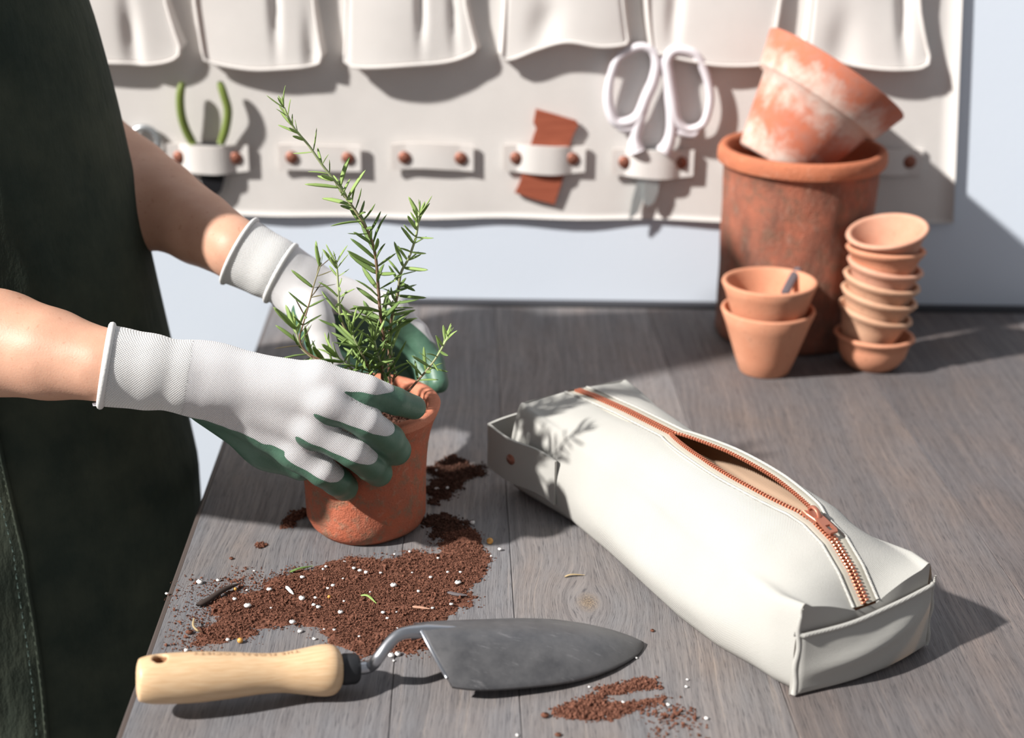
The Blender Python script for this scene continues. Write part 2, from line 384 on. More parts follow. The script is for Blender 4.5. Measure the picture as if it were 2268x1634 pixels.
c = M.mix(M.maprange(n1, 0.35, 0.65), (0.080, 0.080, 0.086), (0.13, 0.128, 0.133)); c = M.mix(M.math('MULTIPLY', M.maprange(sc, 0.6, 0.75), 0.45), c, (0.38, 0.37, 0.38))
M.color(c); M.rough(M.maprange(n1, 0.3, 0.7, 0.34, 0.52)); M.bump(n1, 0.12, 0.001); M_blade = M.m
M_steel = Mat('bare_steel', 0.33, (0.42, 0.43, 0.46), 1.0).m
M = Mat('black_ferrule', 0.55, (0.022, 0.023, 0.026), 0.4); M.bump(M.noise(M.coord(), 300, 3), 0.2, 0.0006); M_ferr = M.m
M = Mat('handle_ash', 0.42, spec=0.4); ob = M.coord('UV')
g = M.noise(M.mapping(ob, (9, 90, 1)), 1.0, 4, 0.6, 0.6); g2 = M.noise(M.mapping(ob, (60, 900, 1)), 1.0, 3)
c = M.mix(M.maprange(g, 0.32, 0.68), (0.66, 0.47, 0.29), (0.56, 0.36, 0.20)); c = M.mix(M.math('MULTIPLY', M.maprange(g2, 0.58, 0.75), 0.3), c, (0.42, 0.25, 0.13)); M.color(c); M_handle = M.m
M_hole = Mat('hole_wood', 0.7, (0.28, 0.13, 0.06)).m
M_ink = Mat('stamped_letters', 0.8, (0.36, 0.22, 0.12)).m
M_rivet = Mat('dark_copper', 0.5, (0.27, 0.105, 0.07), 0.5).m
M_white = Mat('white_plastic', 0.38, (0.70, 0.67, 0.71), spec=0.4).m
M_scis = Mat('scissor_steel', 0.35, (0.62, 0.66, 0.66), 0.8).m
M = Mat('red_cedar', 0.7); ob = M.coord(); M.color(M.mix(M.maprange(M.noise(M.mapping(ob, (18, 18, 170)), 1.0, 4), 0.35, 0.65), (0.27, 0.062, 0.030), (0.36, 0.095, 0.048))); M_cedar = M.m
M_grip = Mat('olive_grip', 0.45, (0.16, 0.21, 0.045)).m
M_dark = Mat('dark_steel', 0.4, (0.03, 0.03, 0.035), 0.6).m
M_grey = Mat('grey_metal', 0.35, (0.42, 0.44, 0.46), 0.7).m
M_slatepen = Mat('slate_stick', 0.7, (0.085, 0.070, 0.080)).m
M_label = Mat('care_label', 0.8, (0.62, 0.60, 0.64)).m

# ================================================================== THE SETTING
WALL_Y = 1.497
def sheet_box(name, x0, x1, y0, y1, z0, z1, mat, kind='structure'):
    V, Fc = box_geo(x0, x1, y0, y1, z0, z1); o = mesh(name, V, Fc, mat, smooth=False); o['kind'] = kind; return o
o = sheet_box('wall_back', -3.0, 3.0, WALL_Y, WALL_Y+0.1, -0.9, 2.0, M_wall); tag(o, 'bluish white painted wall behind the table and the canvas organizer')
o = sheet_box('floor', -3.0, 3.0, -2.0, WALL_Y, -0.95, -0.9, M_floor); tag(o, 'grey concrete floor under the table')
o = sheet_box('shade_strip_1', -0.236, 1.05, WALL_Y-0.016, WALL_Y-0.0005, -0.03, 0.0015, M_shade); tag(o, 'thin dark strip painted as the shade between the table and the white wall')  # added dark strip, paints the contact shade where table meets wall

# ------------------------------------------------------------------ table: planks, edge strip, legs
SL = -0.0362
TY0, TY1 = 0.25, 1.476
def tx(x0, y): return x0+SL*(y-0.725)
table = thing('table', (0.3, 0.9, -0.9), 'dark grey-brown plank table with weathered worn grain', 'table')
edges = [-0.2145, -0.066, 0.0085, 0.164, 0.345, 0.53, 0.72, 0.92]
tints = [(1.34, 1.37, 1.42), (1.42, 1.43, 1.46), (1.48, 1.44, 1.42), (1.08, 1.01, 0.99), (0.92, 0.85, 0.84), (1.1, 1.05, 1.05), (1.0, 1.0, 1.0)]
kp = G(1302, 1333)
for i in range(len(edges)-1):
    a, b, g, bv, th = edges[i]+0.0001, edges[i+1]-0.0001, 0.0, 0.0006, 0.034
    V = []
    for (ins, z) in ((0, -th), (0, -bv), (bv, 0.0)):
        for (xx, yy) in ((a+ins, TY0+ins), (b-ins, TY0+ins), (b-ins, TY1-ins), (a+ins, TY1-ins)): V.append((tx(xx, yy), yy, z))
    Fc = [(3, 2, 1, 0), (8, 9, 10, 11)]
    for r in range(2):
        for k in range(4): Fc.append((r*4+k, r*4+(k+1) % 4, (r+1)*4+(k+1) % 4, (r+1)*4+k))
    mt = M_plank
    if edges[i] < tx(kp[0], 0) and i == 2: mt = m_wood_plank('plank_wood_knot', knot=tuple((kp-ORG[table.name]).tolist()))
    p = mesh('plank', V, Fc, mt, table, smooth=False); p.color = (*tints[i], 1)
V = []
for yy in (TY0, TY1):
    for (dx, z) in ((-0.0035, -0.034), (0, -0.034), (0, -0.0004), (-0.0022, -0.0006), (-0.0035, -0.002)): V.append((tx(-0.2145+dx, yy), yy, z))
mesh('edge_strip', V, [(4, 3, 2, 1, 0), (5, 6, 7, 8, 9)]+[(k, (k+1) % 5, 5+(k+1) % 5, 5+k) for k in range(5)], M_edge, table, smooth=False)
for lx, ly in ((-0.12, 0.36), (0.80, 0.36), (-0.15, 1.40), (0.78, 1.40)):
    V, Fc = box_geo(lx-0.035, lx+0.035, ly-0.035, ly+0.035, -0.9, -0.034, 0.003); mesh('leg', V, Fc, M_edge, table, smooth=False)

# ================================================================== CANVAS ORGANIZER ON THE WALL
CY_ = WALL_Y-0.0065                      # front face of the backing cloth
org = thing('wall_organizer', (0.0, CY_, 0.08), 'natural canvas wall organizer with a row of pockets and riveted straps', 'organizer')
# backing cloth
nx, nz = 60, 24
pr_t, pr_b = D(2131, 0, CY_), D(2111, 492, CY_)
n_can = SNoise(3, 18)
Vf = []; uvs = []
for j in range(nz):
    t = j/(nz-1)
    for i in range(nx):
        s = i/(nx-1)
        zb = D(1134, 484+2*math.sin(s*17)+1.5*math.sin(s*41), CY_)[2]+0.0
        z = zb+(0.62-zb)*t**1.4
        xr = pr_b[0]+(pr_t[0]-pr_b[0])*(z-pr_b[2])/(pr_t[2]-pr_b[2])
        x = -0.62+(xr+0.62)*s
        dy = 0.0016*n_can((x, 0, z))+0.0012*math.sin(s*47)*max(0, 1-6*t)
        Vf.append((x, CY_+dy, z)); uvs.append((x, z))
nn = len(Vf); Vb = [(a, b+0.0022, c) for a, b, c in Vf]
Fc = grid_faces(nz, nx); Fb = [tuple(i+nn for i in f[::-1]) for f in Fc]
rim = [j*nx+nx-1 for j in range(nz)]; low = [i for i in range(nx)]
side = [(rim[k], rim[k]+nn, rim[k+1]+nn, rim[k+1]) for k in range(nz-1)]+[(low[k], low[k]+nn, low[k+1]+nn, low[k+1]) for k in range(nx-1)]
mesh('backing', Vf+Vb, Fc+Fb+side, M_canvas, org, uv=uvs+uvs)
P_ = D(1000, 300, CY_)
def pz(px, py): return D(px, py, CY_-0.010)
pockets = [
 dict(lt=130, lb=150, rt=372, rb=410, bot=[(150, 136), (260, 138), (330, 142), (388, 130), (410, 96)], d=0.020, cr=[(.60, .45, .07, .007)]),
 dict(lt=424, lb=446, rt=700, rb=722, bot=[(446, 128), (480, 141), (560, 153), (640, 150), (700, 143), (722, 118)], d=0.020, cr=[(.66, .9, .035, .007), (.9, .15, .05, .006)]),
 dict(lt=762, lb=757, rt=1036, rb=1066, bot=[(757, 128), (790, 146), (900, 142), (1000, 134), (1066, 108)], d=0.022, cr=[(.62, .95, .03, .008), (.86, .7, .03, .005)]),
 dict(lt=1113, lb=1103, rt=1386, rb=1400, bot=[(1103, 125), (1130, 131), (1190, 108), (1255, 90), (1330, 101), (1400, 96)], d=0.021, cr=[(.35, .5, .12, .006)]),
 dict(lt=1425, lb=1440, rt=1738, rb=1712, bot=[(1440, 112), (1500, 128), (1580, 143), (1650, 146), (1712, 142)], d=0.016, cr=[(.22, .8, .05, .006)]),
 dict(lt=1792, lb=1776, rt=2040, rb=2068, bot=[(1776, 108), (1820, 122), (1880, 140), (1960, 151), (2040, 148), (2068, 122)], d=0.024, cr=[(.83, .8, .05, .009), (.3, .25, .12, .006)]),
]
ZT = 0.47
for k, pk in enumerate(pockets):
    nu, nv = 40, 26; ns = SNoise(20+k, 42); V = []; uvs = []
    bx = np.array([b[0] for b in pk['bot']], float); by = np.array([b[1] for b in pk['bot']], float)
    pb = catmull(np.c_[bx, by], 60)
    zt0 = D(1134, 0, CY_)[2]
    for j in range(nv):
        for i in range(nu):
            s = i/(nu-1); edge = min(s, 1-s)
            pxb = pk['lb']+(pk['rb']-pk['lb'])*s; pyb = np.interp(pxb, pb[:, 0], pb[:, 1])
            pbot = pz(pxb, pyb); ptop = pz(pk['lt']+(pk['rt']-pk['lt'])*s, 0)
            if j == 0: z, out = pbot[2]+0.004, 0.0
            else:
                v = (j-1)/(nv-2); z = pbot[2]+(ZT-pbot[2])*v**1.3
                out = 0.68*pk['d']*(1-0.3*v)
            q = min(1, max(0, (z-pbot[2])/(ptop[2]-pbot[2])))
            x = pbot[0]+(ptop[0]-pbot[0])*q**0.8
            gus = min(1, edge/0.028)
            bulge = 0.75+0.25*math.sin(math.pi*s)
            y = out*gus*bulge
            if j > 0 and gus >= 1:
                y += 0.0036*ns((x, 0, z*0.6))
                for (cs, cv, cw, cd) in pk['cr']:
                    y -= 0.75*cd*math.exp(-((s-cs-0.05*(q-cv))/cw)**2)*math.exp(-((q-cv)/0.55)**2)
            V.append((x, CY_-max(y, 0.0)-0.0006, z)); uvs.append((x, z))
    po = mesh('pocket', V, grid_faces(nv, nu), M_canvas, org, uv=uvs)
    V = np.array(V).reshape(nv, nu, 3)
    path = [V[j, 1] for j in range(nv-1, 1, -2)]+[V[1, i] for i in range(1, nu-1, 2)]+[V[j, nu-2] for j in range(2, nv, 2)]
    tv, tf = tube_geo(np.array(path)+np.array([0, -0.0008, 0]), 0.0019, 6); mesh('binding', tv, tf, M_canvas, po, uv=np.array(tv)[:, [0, 2]])

def lathe_geo(prof, n=32, center=(0, 0, 0), axis=(0, 0, 1), noise=None, squash=None):
    """prof: (r, h) list from outside bottom round to the inside bottom"""
    x, y, a = frame_from(axis, (0, 1, 0)); V = []
    c = np.asarray(center, float); m = len(prof)
    for (r, h) in prof:
        for k in range(n):
            t = 2*math.pi*k/n; rr = r if noise is None else r+noise(r, h, t)
            V.append(c+a*h+rr*(math.cos(t)*x+math.sin(t)*y))
    return np.array(V), grid_faces(m, n, closed_v=True)
def close_ends(V, Fc, n, m, first=True, last=True):
    if first: Fc = Fc+[tuple(range(n))[::-1]]
    if last: Fc = Fc+[tuple((m-1)*n+k for k in range(n))]
    return V, Fc

straps = [(462, 346, .0085), (710, 347, .0012), (959, 347, .0020), (1206, 348, .0062), (1445, 357, .0070), (1695, 352, .004), (1950, 355, .004)]
for k, (px, py, bl) in enumerate(straps):
    n = 26; V = []; uvs = []; c = D(px, py, CY_); hw = 90/F*depth_of(c); hh = 29/F*depth_of(c)
    for i in range(n):
        s = i/(n-1)*2-1
        y = CY_-0.0018-(0.0015*abs(s)**2+bl*max(0, 1-(abs(s)/0.66)**(2.6 if bl > .005 else 2)) if abs(s) < .66 else 0.0015*abs(s)**2)
        zz = c[2]-0.0006*math.sin(3*s)+(0.002*(1-s*s) if bl == .0020 else 0.0)
        sag = -0.0025*(1-s*s) if bl > .005 else 0
        for (dz, dy) in ((-hh+sag, 0), (-hh+sag, -0.0024), (hh, -0.0024), (hh, 0)):
            V.append((c[0]+s*hw, y+dy, zz+dz)); uvs.append((s*hw, dz))
    Fc = grid_faces(n, 4, closed_v=True)+[(0, 1, 2, 3), tuple((n-1)*4+q for q in (3, 2, 1, 0))]
    st = mesh('strap', V, Fc, M_canvas, org, uv=uvs, smooth=False)
    for s in (-0.69, 0.69):
        V, Fc = lathe_geo([(0.0064, 0), (0.0064, 0.0012), (0.0056, 0.0022), (0.0033, 0.0030), (0.0004, 0.0033)], 16, (c[0]+s*hw, CY_-0.0048, c[2]), (0, -1, 0.0))
        mesh('rivet', *close_ends(V, Fc, 16, 5), M_rivet, st, uv=None)

# ------------------------------------------------------------------ tools tucked under the straps
YT = CY_-0.0050
# pliers with olive grips
pl = thing('pliers', D(462, 330, YT), 'hand pliers with olive green grips held by the leftmost strap', 'pliers')
for pts in ([(404, 182, 16), (399, 215, 18), (402, 255, 16), (413, 290, 11), (428, 318, 8)], [(486, 180, 16), (496, 210, 18), (505, 245, 16), (500, 285, 11), (489, 318, 8)]):
    P = catmull([D(a, b, CY_-0.0045-d/1000*0.5) for a, b, d in pts], 22)
    R = np.interp(np.linspace(0, 1, 22), [0, .04, .15, .85, 1], [.0018, .0030, .0036, .0038, .0034]); tv, tf = tube_geo(P, R, 12, flat=(1.0, 1.15)); mesh('grip', tv, tf, M_grip, pl)
P = [D(a, b, YT+0.002) for a, b in [(430, 316), (488, 316), (482, 350), (500, 372), (497, 400), (490, 422), (470, 440), (452, 420), (446, 398), (444, 372), (440, 350)]]
tv, tf = prism_geo(P, (0, -0.005, 0), 0.001); mesh('jaw', tv, tf, M_dark, pl, smooth=False)
# grey tool end left of the pliers
gt = thing('grey_tool', D(330, 292, YT), 'small grey metal ring handle peeking out above the shaded forearm', 'tool')
P = np.array([D(318+33*math.cos(t), 318+36*math.sin(t), YT) for t in np.linspace(0, 2*math.pi, 26)[:-1]])
tv, tf = tube_geo(P, 0.0032, 8, closed=True); mesh('ring', tv, tf, M_grey, gt)
tv, tf = tube_geo([D(318, 354, YT), D(316, 400, YT)], 0.0035, 8); mesh('shank', tv, tf, M_grey, gt)
# red cedar shard
P = [D(a, b, CY_-0.0025) for a, b in [(1187, 240), (1236, 254), (1276, 266), (1281, 275), (1268, 300), (1262, 322), (1254, 372), (1245, 400), (1228, 452), (1180, 440), (1140, 425), (1150, 405), (1158, 380), (1172, 330), (1183, 295), (1188, 283), (1181, 270)]]
tv, tf = prism_geo(P, (0, -0.0036, 0), 0.0006); o = mesh('cedar_block', tv, tf, M_cedar, smooth=False, base=D(1200, 440, CY_-0.005))
tag(o, 'broken piece of red-brown wood tucked under a canvas strap', 'wood piece')
# scissors
sc = thing('scissors', D(1445, 340, YT), 'scissors with white plastic loop handles held in a canvas strap', 'scissors')
def loop(pts, r, Y, flat=(1, 1)):
    P = np.array(pts+pts[:3], float); C = catmull(P, 90); n = len(pts)
    t = np.linspace(0, len(P)-1, 90); C = C[(t >= 1) & (t < n+1)]
    Q = np.array([D(a, b, Y) for a, b in C]); R = np.interp(np.linspace(0, 1, len(Q)), np.linspace(0, 1, len(r)), r)
    return tube_geo(Q, R, 12, closed=True, ref=(0, 1, 0))
YS = CY_-0.0095
tv, tf = loop([(1414, 104), (1443, 112), (1454, 140), (1447, 180), (1432, 215), (1415, 255), (1393, 270), (1364, 270), (1350, 240), (1347, 205), (1354, 165), (1372, 125)], [0.0040, 0.0050, 0.0055, 0.0055, 0.0058, 0.0053, 0.0053, 0.0050, 0.0040, 0.0040, 0.0042, 0.0040], YS)
lv = mesh('handle', tv, tf, M_white, sc)
P = catmull([D(a, b, YS) for a, b in [(1436, 205), (1428, 235), (1417, 262), (1409, 292), (1406, 318), (1410, 334)]], 18); tv, tf = tube_geo(P, np.interp(np.linspace(0, 1, 18), [0, .4, .7, .85, 1], [.003, .0058, .0052, .0075, .0082]), 12); mesh('shank', tv, tf, M_white, lv)
tv, tf = tube_geo(catmull([D(a, b, YS) for a, b in [(1362, 268), (1377, 284), (1396, 285), (1409, 280)]], 12), .0040, 10); mesh('rest', tv, tf, M_white, lv)
tv, tf = loop([(1514, 112), (1541, 122), (1560, 155), (1571, 195), (1572, 230), (1560, 270), (1538, 285), (1515, 284), (1496, 262), (1489, 220), (1480, 165), (1477, 135), (1490, 114)], [0.0045, 0.0045, 0.0042, 0.0040, 0.0040, 0.0042, 0.0050, 0.0053, 0.0055, 0.0055, 0.0053, 0.0050, 0.0045], YS)
rv = mesh('handle', tv, tf, M_white, sc)
P = catmull([D(a, b, YS) for a, b in [(1477, 180), (1481, 215), (1487, 255), (1487, 290), (1480, 318), (1470, 336)]], 18); tv, tf = tube_geo(P, np.interp(np.linspace(0, 1, 18), [0, .4, .7, .85, 1], [.003, .0050, .0056, .0068, .0085]), 12); mesh('shank', tv, tf, M_white, rv)
tv, tf = tube_geo(catmull([D(a, b, YS) for a, b in [(1545, 284), (1538, 298), (1515, 296), (1494, 292)]], 12), .0036, 10); mesh('rest', tv, tf, M_white, rv)
for pts, yy in (([(1415, 330), (1440, 335), (1452, 372), (1432, 420), (1412, 470), (1392, 488), (1400, 440), (1416, 385)], YT+0.001), ([(1440, 330), (1470, 330), (1462, 372), (1458, 425), (1448, 448), (1434, 456), (1425, 446), (1424, 380)], YT-0.001)):
    tv, tf = prism_geo([D(a, b, yy) for a, b in pts], (0, -0.0018, 0), 0.0005); mesh('blade', tv, tf, M_scis, sc, smooth=False)

# ================================================================== TERRACOTTA POTS AT THE BACK
def pot_profile(R, r, h, t, lip=0.0, lip_h=0.0, floor=0.006, round_=0.0015):
    """outer bottom centre -> outer wall -> rim -> inner wall -> inner floor"""
    pf = [(0.0005, 0), (r*0.6, 0), (r-round_, 0), (r, round_)]
    hs = h-lip_h if lip > 0 else h
    for q in (0.25, 0.5, 0.75): pf.append((r+(R-r)*q*hs/h, q*hs))
    Rb = r+(R-r)*hs/h
    if lip > 0: pf += [(Rb, hs-0.0006), (Rb+lip*0.85, hs), (Rb+lip, hs+0.0015), (R+lip, h-0.002), (R+lip-0.001, h-0.0003), (R+lip-0.0025, h)]
    else: pf += [(R, h-0.002), (R-0.0006, h-0.0004), (R-t*0.4, h)]
    pf += [(R-t*0.8, h-0.0003), (R-t, h-0.002)]
    for q in (0.75, 0.5, 0.25): pf.append((r-t+(R-r)*q, floor+(h-floor)*q))
    pf += [(r-t, floor+0.002), ((r-t)*0.8, floor), (0.0005, floor)]
    return pf
def wob(seed, amp, freq=60):
    s = SNoise(seed, freq)
    return lambda r, h, t: amp*float(s((r*math.cos(t), r*math.sin(t), h)))
# big cylindrical pot
bc = D(1758, 560, 1.412); bx_, by_ = 0.268, 1.412
prof = [(0.0005, 0), (0.04, 0), (0.066, 0), (0.0695, 0.003)]+[(0.0695-0.0015*math.sin(q*3.1)+0.0035*q, 0.003+q*0.160) for q in np.linspace(0.06, 1, 14)]
prof += [(0.0745, 0.1665), (0.0785, 0.169), (0.0795, 0.173), (0.0790, 0.180), (0.0770, 0.1835), (0.0735, 0.184), (0.0700, 0.182), (0.0675, 0.176)]+[(0.0665-0.002*q, 0.17-q*0.155) for q in np.linspace(0, 1, 6)]+[(0.03, 0.012), (0.0005, 0.012)]
wb = wob(5, 0.0014, 120); wb2 = wob(6, 0.0016, 30)
V, Fc = lathe_geo(prof, 88, (bx_, by_, 0), noise=lambda r, h, t: (wb(.07, h, t)*(1 if h < .16 else .4)+wb2(.07, h, t)) if r > 0.05 else 0)
big = thing('large_pot', (bx_, by_, 0), 'tall weathered cylindrical terracotta pot standing against the wall', 'pot')
n = 88; split = 19; fl = [f for f in Fc if min(f)//n < split]; fr = [f for f in Fc if min(f)//n >= split]
def sub_py(V, Fc):
    u = sorted({i for f in Fc for i in f}); mp = {a: b for b, a in enumerate(u)}; return V[u], [tuple(mp[i] for i in f) for f in Fc]
mesh('body', *sub_py(V, fl), M_big, big); mesh('rim', *sub_py(V, fr), M_bigrim, big)
# pot leaning in its mouth
ax = norm(np.array([0.545, 0.155, 0.825])); rc = D(1856, 160, 1.412)
Hl = 0.102; basec = rc-ax*Hl
prof = pot_profile(0.0665, 0.0375, Hl, 0.007, lip=0.0065, lip_h=0.034)
wl = wob(9, 0.0008, 50)
V, Fc = lathe_geo(prof, 64, (0, 0, 0), (0, 0, 1), noise=lambda r, h, t: wl(r, h, t) if r > .03 else 0)
o = mesh('leaning_pot', V, Fc, M_limed, base=(0, 0, 0)); tag(o, 'white-crusted terracotta pot tilted inside the mouth of the large pot', 'pot')
o.location = basec; o.rotation_euler = Vector(ax).to_track_quat('Z', 'Y').to_euler()
# two nested pots in front
fx, fy = 0.229, 1.305
def lathe_obj(name, prof, n, loc, mat, axis=(0, 0, 1), seed=1, amp=0.0004):
    wl = wob(seed, amp, 45)
    V, Fc = lathe_geo(prof, n, (0, 0, 0), (0, 0, 1), noise=lambda r, h, t: wl(r, h, t) if r > .01 else 0)
    o = mesh(name, V, Fc, mat, base=(0, 0, 0)); o.location = loc
    o.rotation_euler = Vector(axis).to_track_quat('Z', 'Y').to_euler(); return o
o = lathe_obj('terracotta_pot', pot_profile(0.0422, 0.0225, 0.0605, 0.004), 56, (fx, fy, 0), M_smooth, (0.0, 0, 1), 11, 0.0006)
tag(o, 'plain terracotta pot at the front, holding another pot inside it', 'pot')
o = lathe_obj('terracotta_pot', pot_profile(0.0425, 0.0300, 0.0400, 0.005), 56, (fx, fy, 0.0462), M_smooth, (-0.015, 0, 1), 12, 0.0004)
tag(o, 'terracotta pot nested in another one, with a dark stick inside', 'pot')
P = np.array([D(1737, 655, 1.305), D(1752, 625, 1.322), D(1768, 596, 1.338)])
P = catmull(P, 10); P[:, 2] += 0.001
tv, tf = tube_geo(P, np.interp(np.linspace(0, 1, 10), [0, .1, .9, 1], [.003, .0042, .0042, .003]), 8, flat=(1.0, 0.35)); o = mesh('plant_marker', tv, tf, M_slatepen)
tag(o, 'dark slate stick leaning inside the nested terracotta pot', 'stick')
# leaning tower of seven seedling pots
tower = [  # rim centre px, axis tilt (x,y), material, label
 ((1937, 737), (0.035, 0.02), M_smooth, 'orange seedling pot at the bottom of the tall stack', 0.0367),
 ((1940, 686), (0.22, -0.03), M_tanpot, 'pale tan seedling pot, second from the bottom of the stack', 0.0345),
 ((1949, 650), (0.19, -0.02), M_tanpot, 'tan seedling pot, third from the bottom of the stack', 0.0350),
 ((1955, 617), (0.17, -0.02), M_tanpot, 'tan seedling pot in the middle of the tall stack', 0.0352),
 ((1962, 584), (0.14, -0.02), M_pinkpot, 'pinkish seedling pot, third from the top of the stack', 0.0345),
 ((1963, 547), (0.025, 0.06), M_smooth, 'orange seedling pot just below the topmost of the stack', 0.0355),
 ((1965, 508), (-0.19, -0.13), M_pinkpot, 'topmost seedling pot, tilted so its inside shows', 0.0365)]
for k, ((px, py), (tx_, ty_), mt, lab, R) in enumerate(tower):
    a = norm((tx_, ty_, 1.0)); h = 0.0327 if k == 0 else 0.040
    c = D(px, py, 1.322)
    prof = pot_profile(R-0.002, 0.0195, h, 0.0032, lip=0.002, lip_h=0.0055, floor=0.004)
    if k == 0: prof = [(r if i < 3 or i > 12 else r+0.004*math.sin(math.pi*min(1, z/0.0255)), z) for i, (r, z) in enumerate(prof)]
    o = lathe_obj('seedling_pot', prof, 48, c-a*h, mt, a, 40+k, 0.0003)
    tag(o, lab, 'pot', 'stacked seedling pots')

# ================================================================== CANVAS ZIP CASE
co = np.array([0.165, 0.777, 0.0]); ca = norm(np.array([-0.172, 0.273, 0])); cb = np.array([ca[1], -ca[0], 0])
def CL(s, t, z): return co+ca*s+cb*t+np.array([0, 0, z])
case = thing('canvas_case', CL(0.155, 0.055, 0), 'long off-white canvas case with a half open copper zip', 'case')
KS = [-.005, .012, .03, .06, .10, .15, .20, .25, .29, .313]
def kt(vals): return lambda s: float(np.interp(s, KS, vals))
t0f = kt([.000, -.004, -.005, -.009, -.008, -.001, .005, .009, .006, .004]); t1f = kt([.106, .109, .111, .112, .112, .110, .109, .109, .111, .113])
hsf = kt([.0585, .0565, .0535, .050, .047, .047, .050, .057, .064, .068]); inf_ = kt([.001, .001, .004, .009, .012, .012, .009, .005, .004, .005])
zrf = kt([.0455, .0610, .0715, .0790, .0805, .0805, .079, .077, .0745, .072]); tzf = kt([.052, .054, .056, .058, .059, .060, .060, .060, .059, .058])
def gapf(s):
    q = (s-0.050)/(0.195-0.050); return 0.0010 if q <= 0 or q >= 1 else 0.0010+0.0105*math.sin(math.pi*q)**0.75
S_ = np.concatenate([np.linspace(-.005, .03, 9), np.linspace(.036, .313, 44)])
from math import sin, cos, pi
nwr = SNoise(31, 60); nwr2 = SNoise(32, 140)
def side_profile(s, sign):
    tz, g, zr, hs, ins = tzf(s), gapf(s), zrf(s), hsf(s), inf_(s); tb = t0f(s) if sign < 0 else t1f(s)
    A = np.array([tz+sign*(g+0.0078), zr-0.0006]); Sh = np.array([tb-sign*ins, hs])
    nrm = norm([-(Sh-A)[1]*-sign, (Sh-A)[0]*-sign*-1]);
    bul = 0.0065*min(1, max(0, (s-0.01)/0.05))*min(1, max(0.15, (0.315-s)/0.06))+0.0022*max(0, 1-(s+0.005)/0.03)
    Bm = A*0.5+Sh*0.5+np.array([sign*0.55, 0.85])*bul
    Cc = np.array([tb+sign*0.0025, hs*0.52]); Dd = np.array([tb+sign*0.0005, 0.009]); Ee = np.array([tb-sign*0.005, 0.0007]); Fm = np.array([tz, 0.0007])
    top = catmull([A, A*0.78+Sh*0.22+np.array([sign*.3, .6])*bul, Bm, A*0.2+Sh*0.8+np.array([sign*.45, .75])*bul*0.7, Sh, Cc, Dd, Ee], 40)
    return np.vstack([top, [Ee*0.5+Fm*0.5, Fm]])
def ring(s, inset=0.0):
    L, R = side_profile(s, -1), side_profile(s, 1); pts = np.vstack([L, R[::-1][1:]])
    cen = np.array([tzf(s), zrf(s)*0.45])
    out = []
    for i, (t, z) in enumerate(pts):
        d = norm(np.array([t, z])-cen); p3 = CL(s, t, z)
        env = min(1, z/0.012)
        wv = (0.0016*nwr(p3)+0.0006*nwr2(p3))*env
        q = np.array([t, z])+d*(wv-inset)
        if inset: q[1] = max(q[1], 0.003)
        out.append(CL(s, q[0], max(q[1], 0.0005)))
    return np.array(out)
def case_shell(name, inset, mat):
    Ss = S_ if inset == 0 else S_[5:-2]
    Rg = [ring(s, inset) for s in Ss]; n = len(Rg[0]); V = np.vstack(Rg)
    uv = []
    for s, r in zip(Ss, Rg):
        al = np.concatenate([[0], np.cumsum(np.linalg.norm(np.diff(r, axis=0), axis=1))])
        uv += [(a, s) for a in al]
    Fc = grid_faces(len(Ss), n)
    return mesh(name, V, Fc, mat, case, uv=uv), Rg
body, RG = case_shell('canvas_body', 0.0, M_case)
case_shell('lining', 0.0022, M_inner)
# end faces
def end_face(name, Rr, s_out, nseg=22, mat=M_case, bulge=0.006):
    n = len(Rr); h = n//2; V = []; uv = []
    for i in range(h):            # left point i and its mirror
        a, b = Rr[i], Rr[n-1-i]
        for k in range(nseg):
            w = k/(nseg-1); p = a*(1-w)+b*w
            zz = (p[2])/0.05; p = p+ca*s_out*bulge*sin(pi*w)*(1.0-min(1, abs(zz-0.55))**2)
            V.append(p); uv.append((w*0.11, p[2]))
    return mesh(name, V, grid_faces(h, nseg), mat, case, uv=uv)
end_face('back_panel', RG[-1], 1)
r0 = RG[0]; nh = len(r0)//2; loc0 = np.array([[(p-co)@cb, p[2]] for p in r0]); ordr = np.argsort(loc0[:, 0]); kk = int(np.argmin(np.abs(loc0[:nh, 1]-hsf(-.005))+np.abs(loc0[:nh, 0]-t0f(-.005)))); up_m = list(range(kk, -1, -1))+[len(r0)-1-i for i in range(0, kk+1)]
ct, cz = loc0[up_m, 0], loc0[up_m, 1]; ct = np.maximum.accumulate(ct); V = []; uv = []
for j in range(14):
    for i in range(44):
        t = ct[0]+(ct[-1]-ct[0])*i/43
        V.append(CL(-.005-.003*sin(pi*i/43)*sin(pi*j/13), t, .0007+(float(np.interp(t, ct, cz))-.0007)*j/13)); uv.append((t, V[-1][2]))
mesh('front_panel', V, grid_faces(14, 44), M_case, case, uv=uv)
# front pocket panel with turned hem
V = []; uv = []; nu, nv = 40, 16; npk = SNoise(77, 75)
for j in range(nv):
    v = j/(nv-1)
    for i in range(nu):
        u = i/(nu-1); t = -0.0024+0.1098*u; zt = 0.0415+0.0035*u-0.002*sin(pi*u)
        z = 0.0006+(zt-0.0006)*v
        s = -0.0075-0.0075*sin(pi*u)*(0.55+0.45*sin(pi*v))+0.0022*npk((t, 0, z))*sin(pi*u)-0.0032*math.exp(-((v-0.55-0.35*(u-.5))/0.13)**2)*sin(pi*u)
        if j == 0: s += 0.002
        if i in (0, nu-1): s = -0.0035
        V.append(CL(s, t, z)); uv.append((t, z))
pk = mesh('end_pocket', V, grid_faces(nv, nu), M_case, case, uv=uv)
tv, tf = tube_geo(np.array(V[(nv-1)*nu:]), 0.0015, 8); mesh('hem', tv, tf, M_case, pk, uv=tv[:, [0, 1]]*1.0)
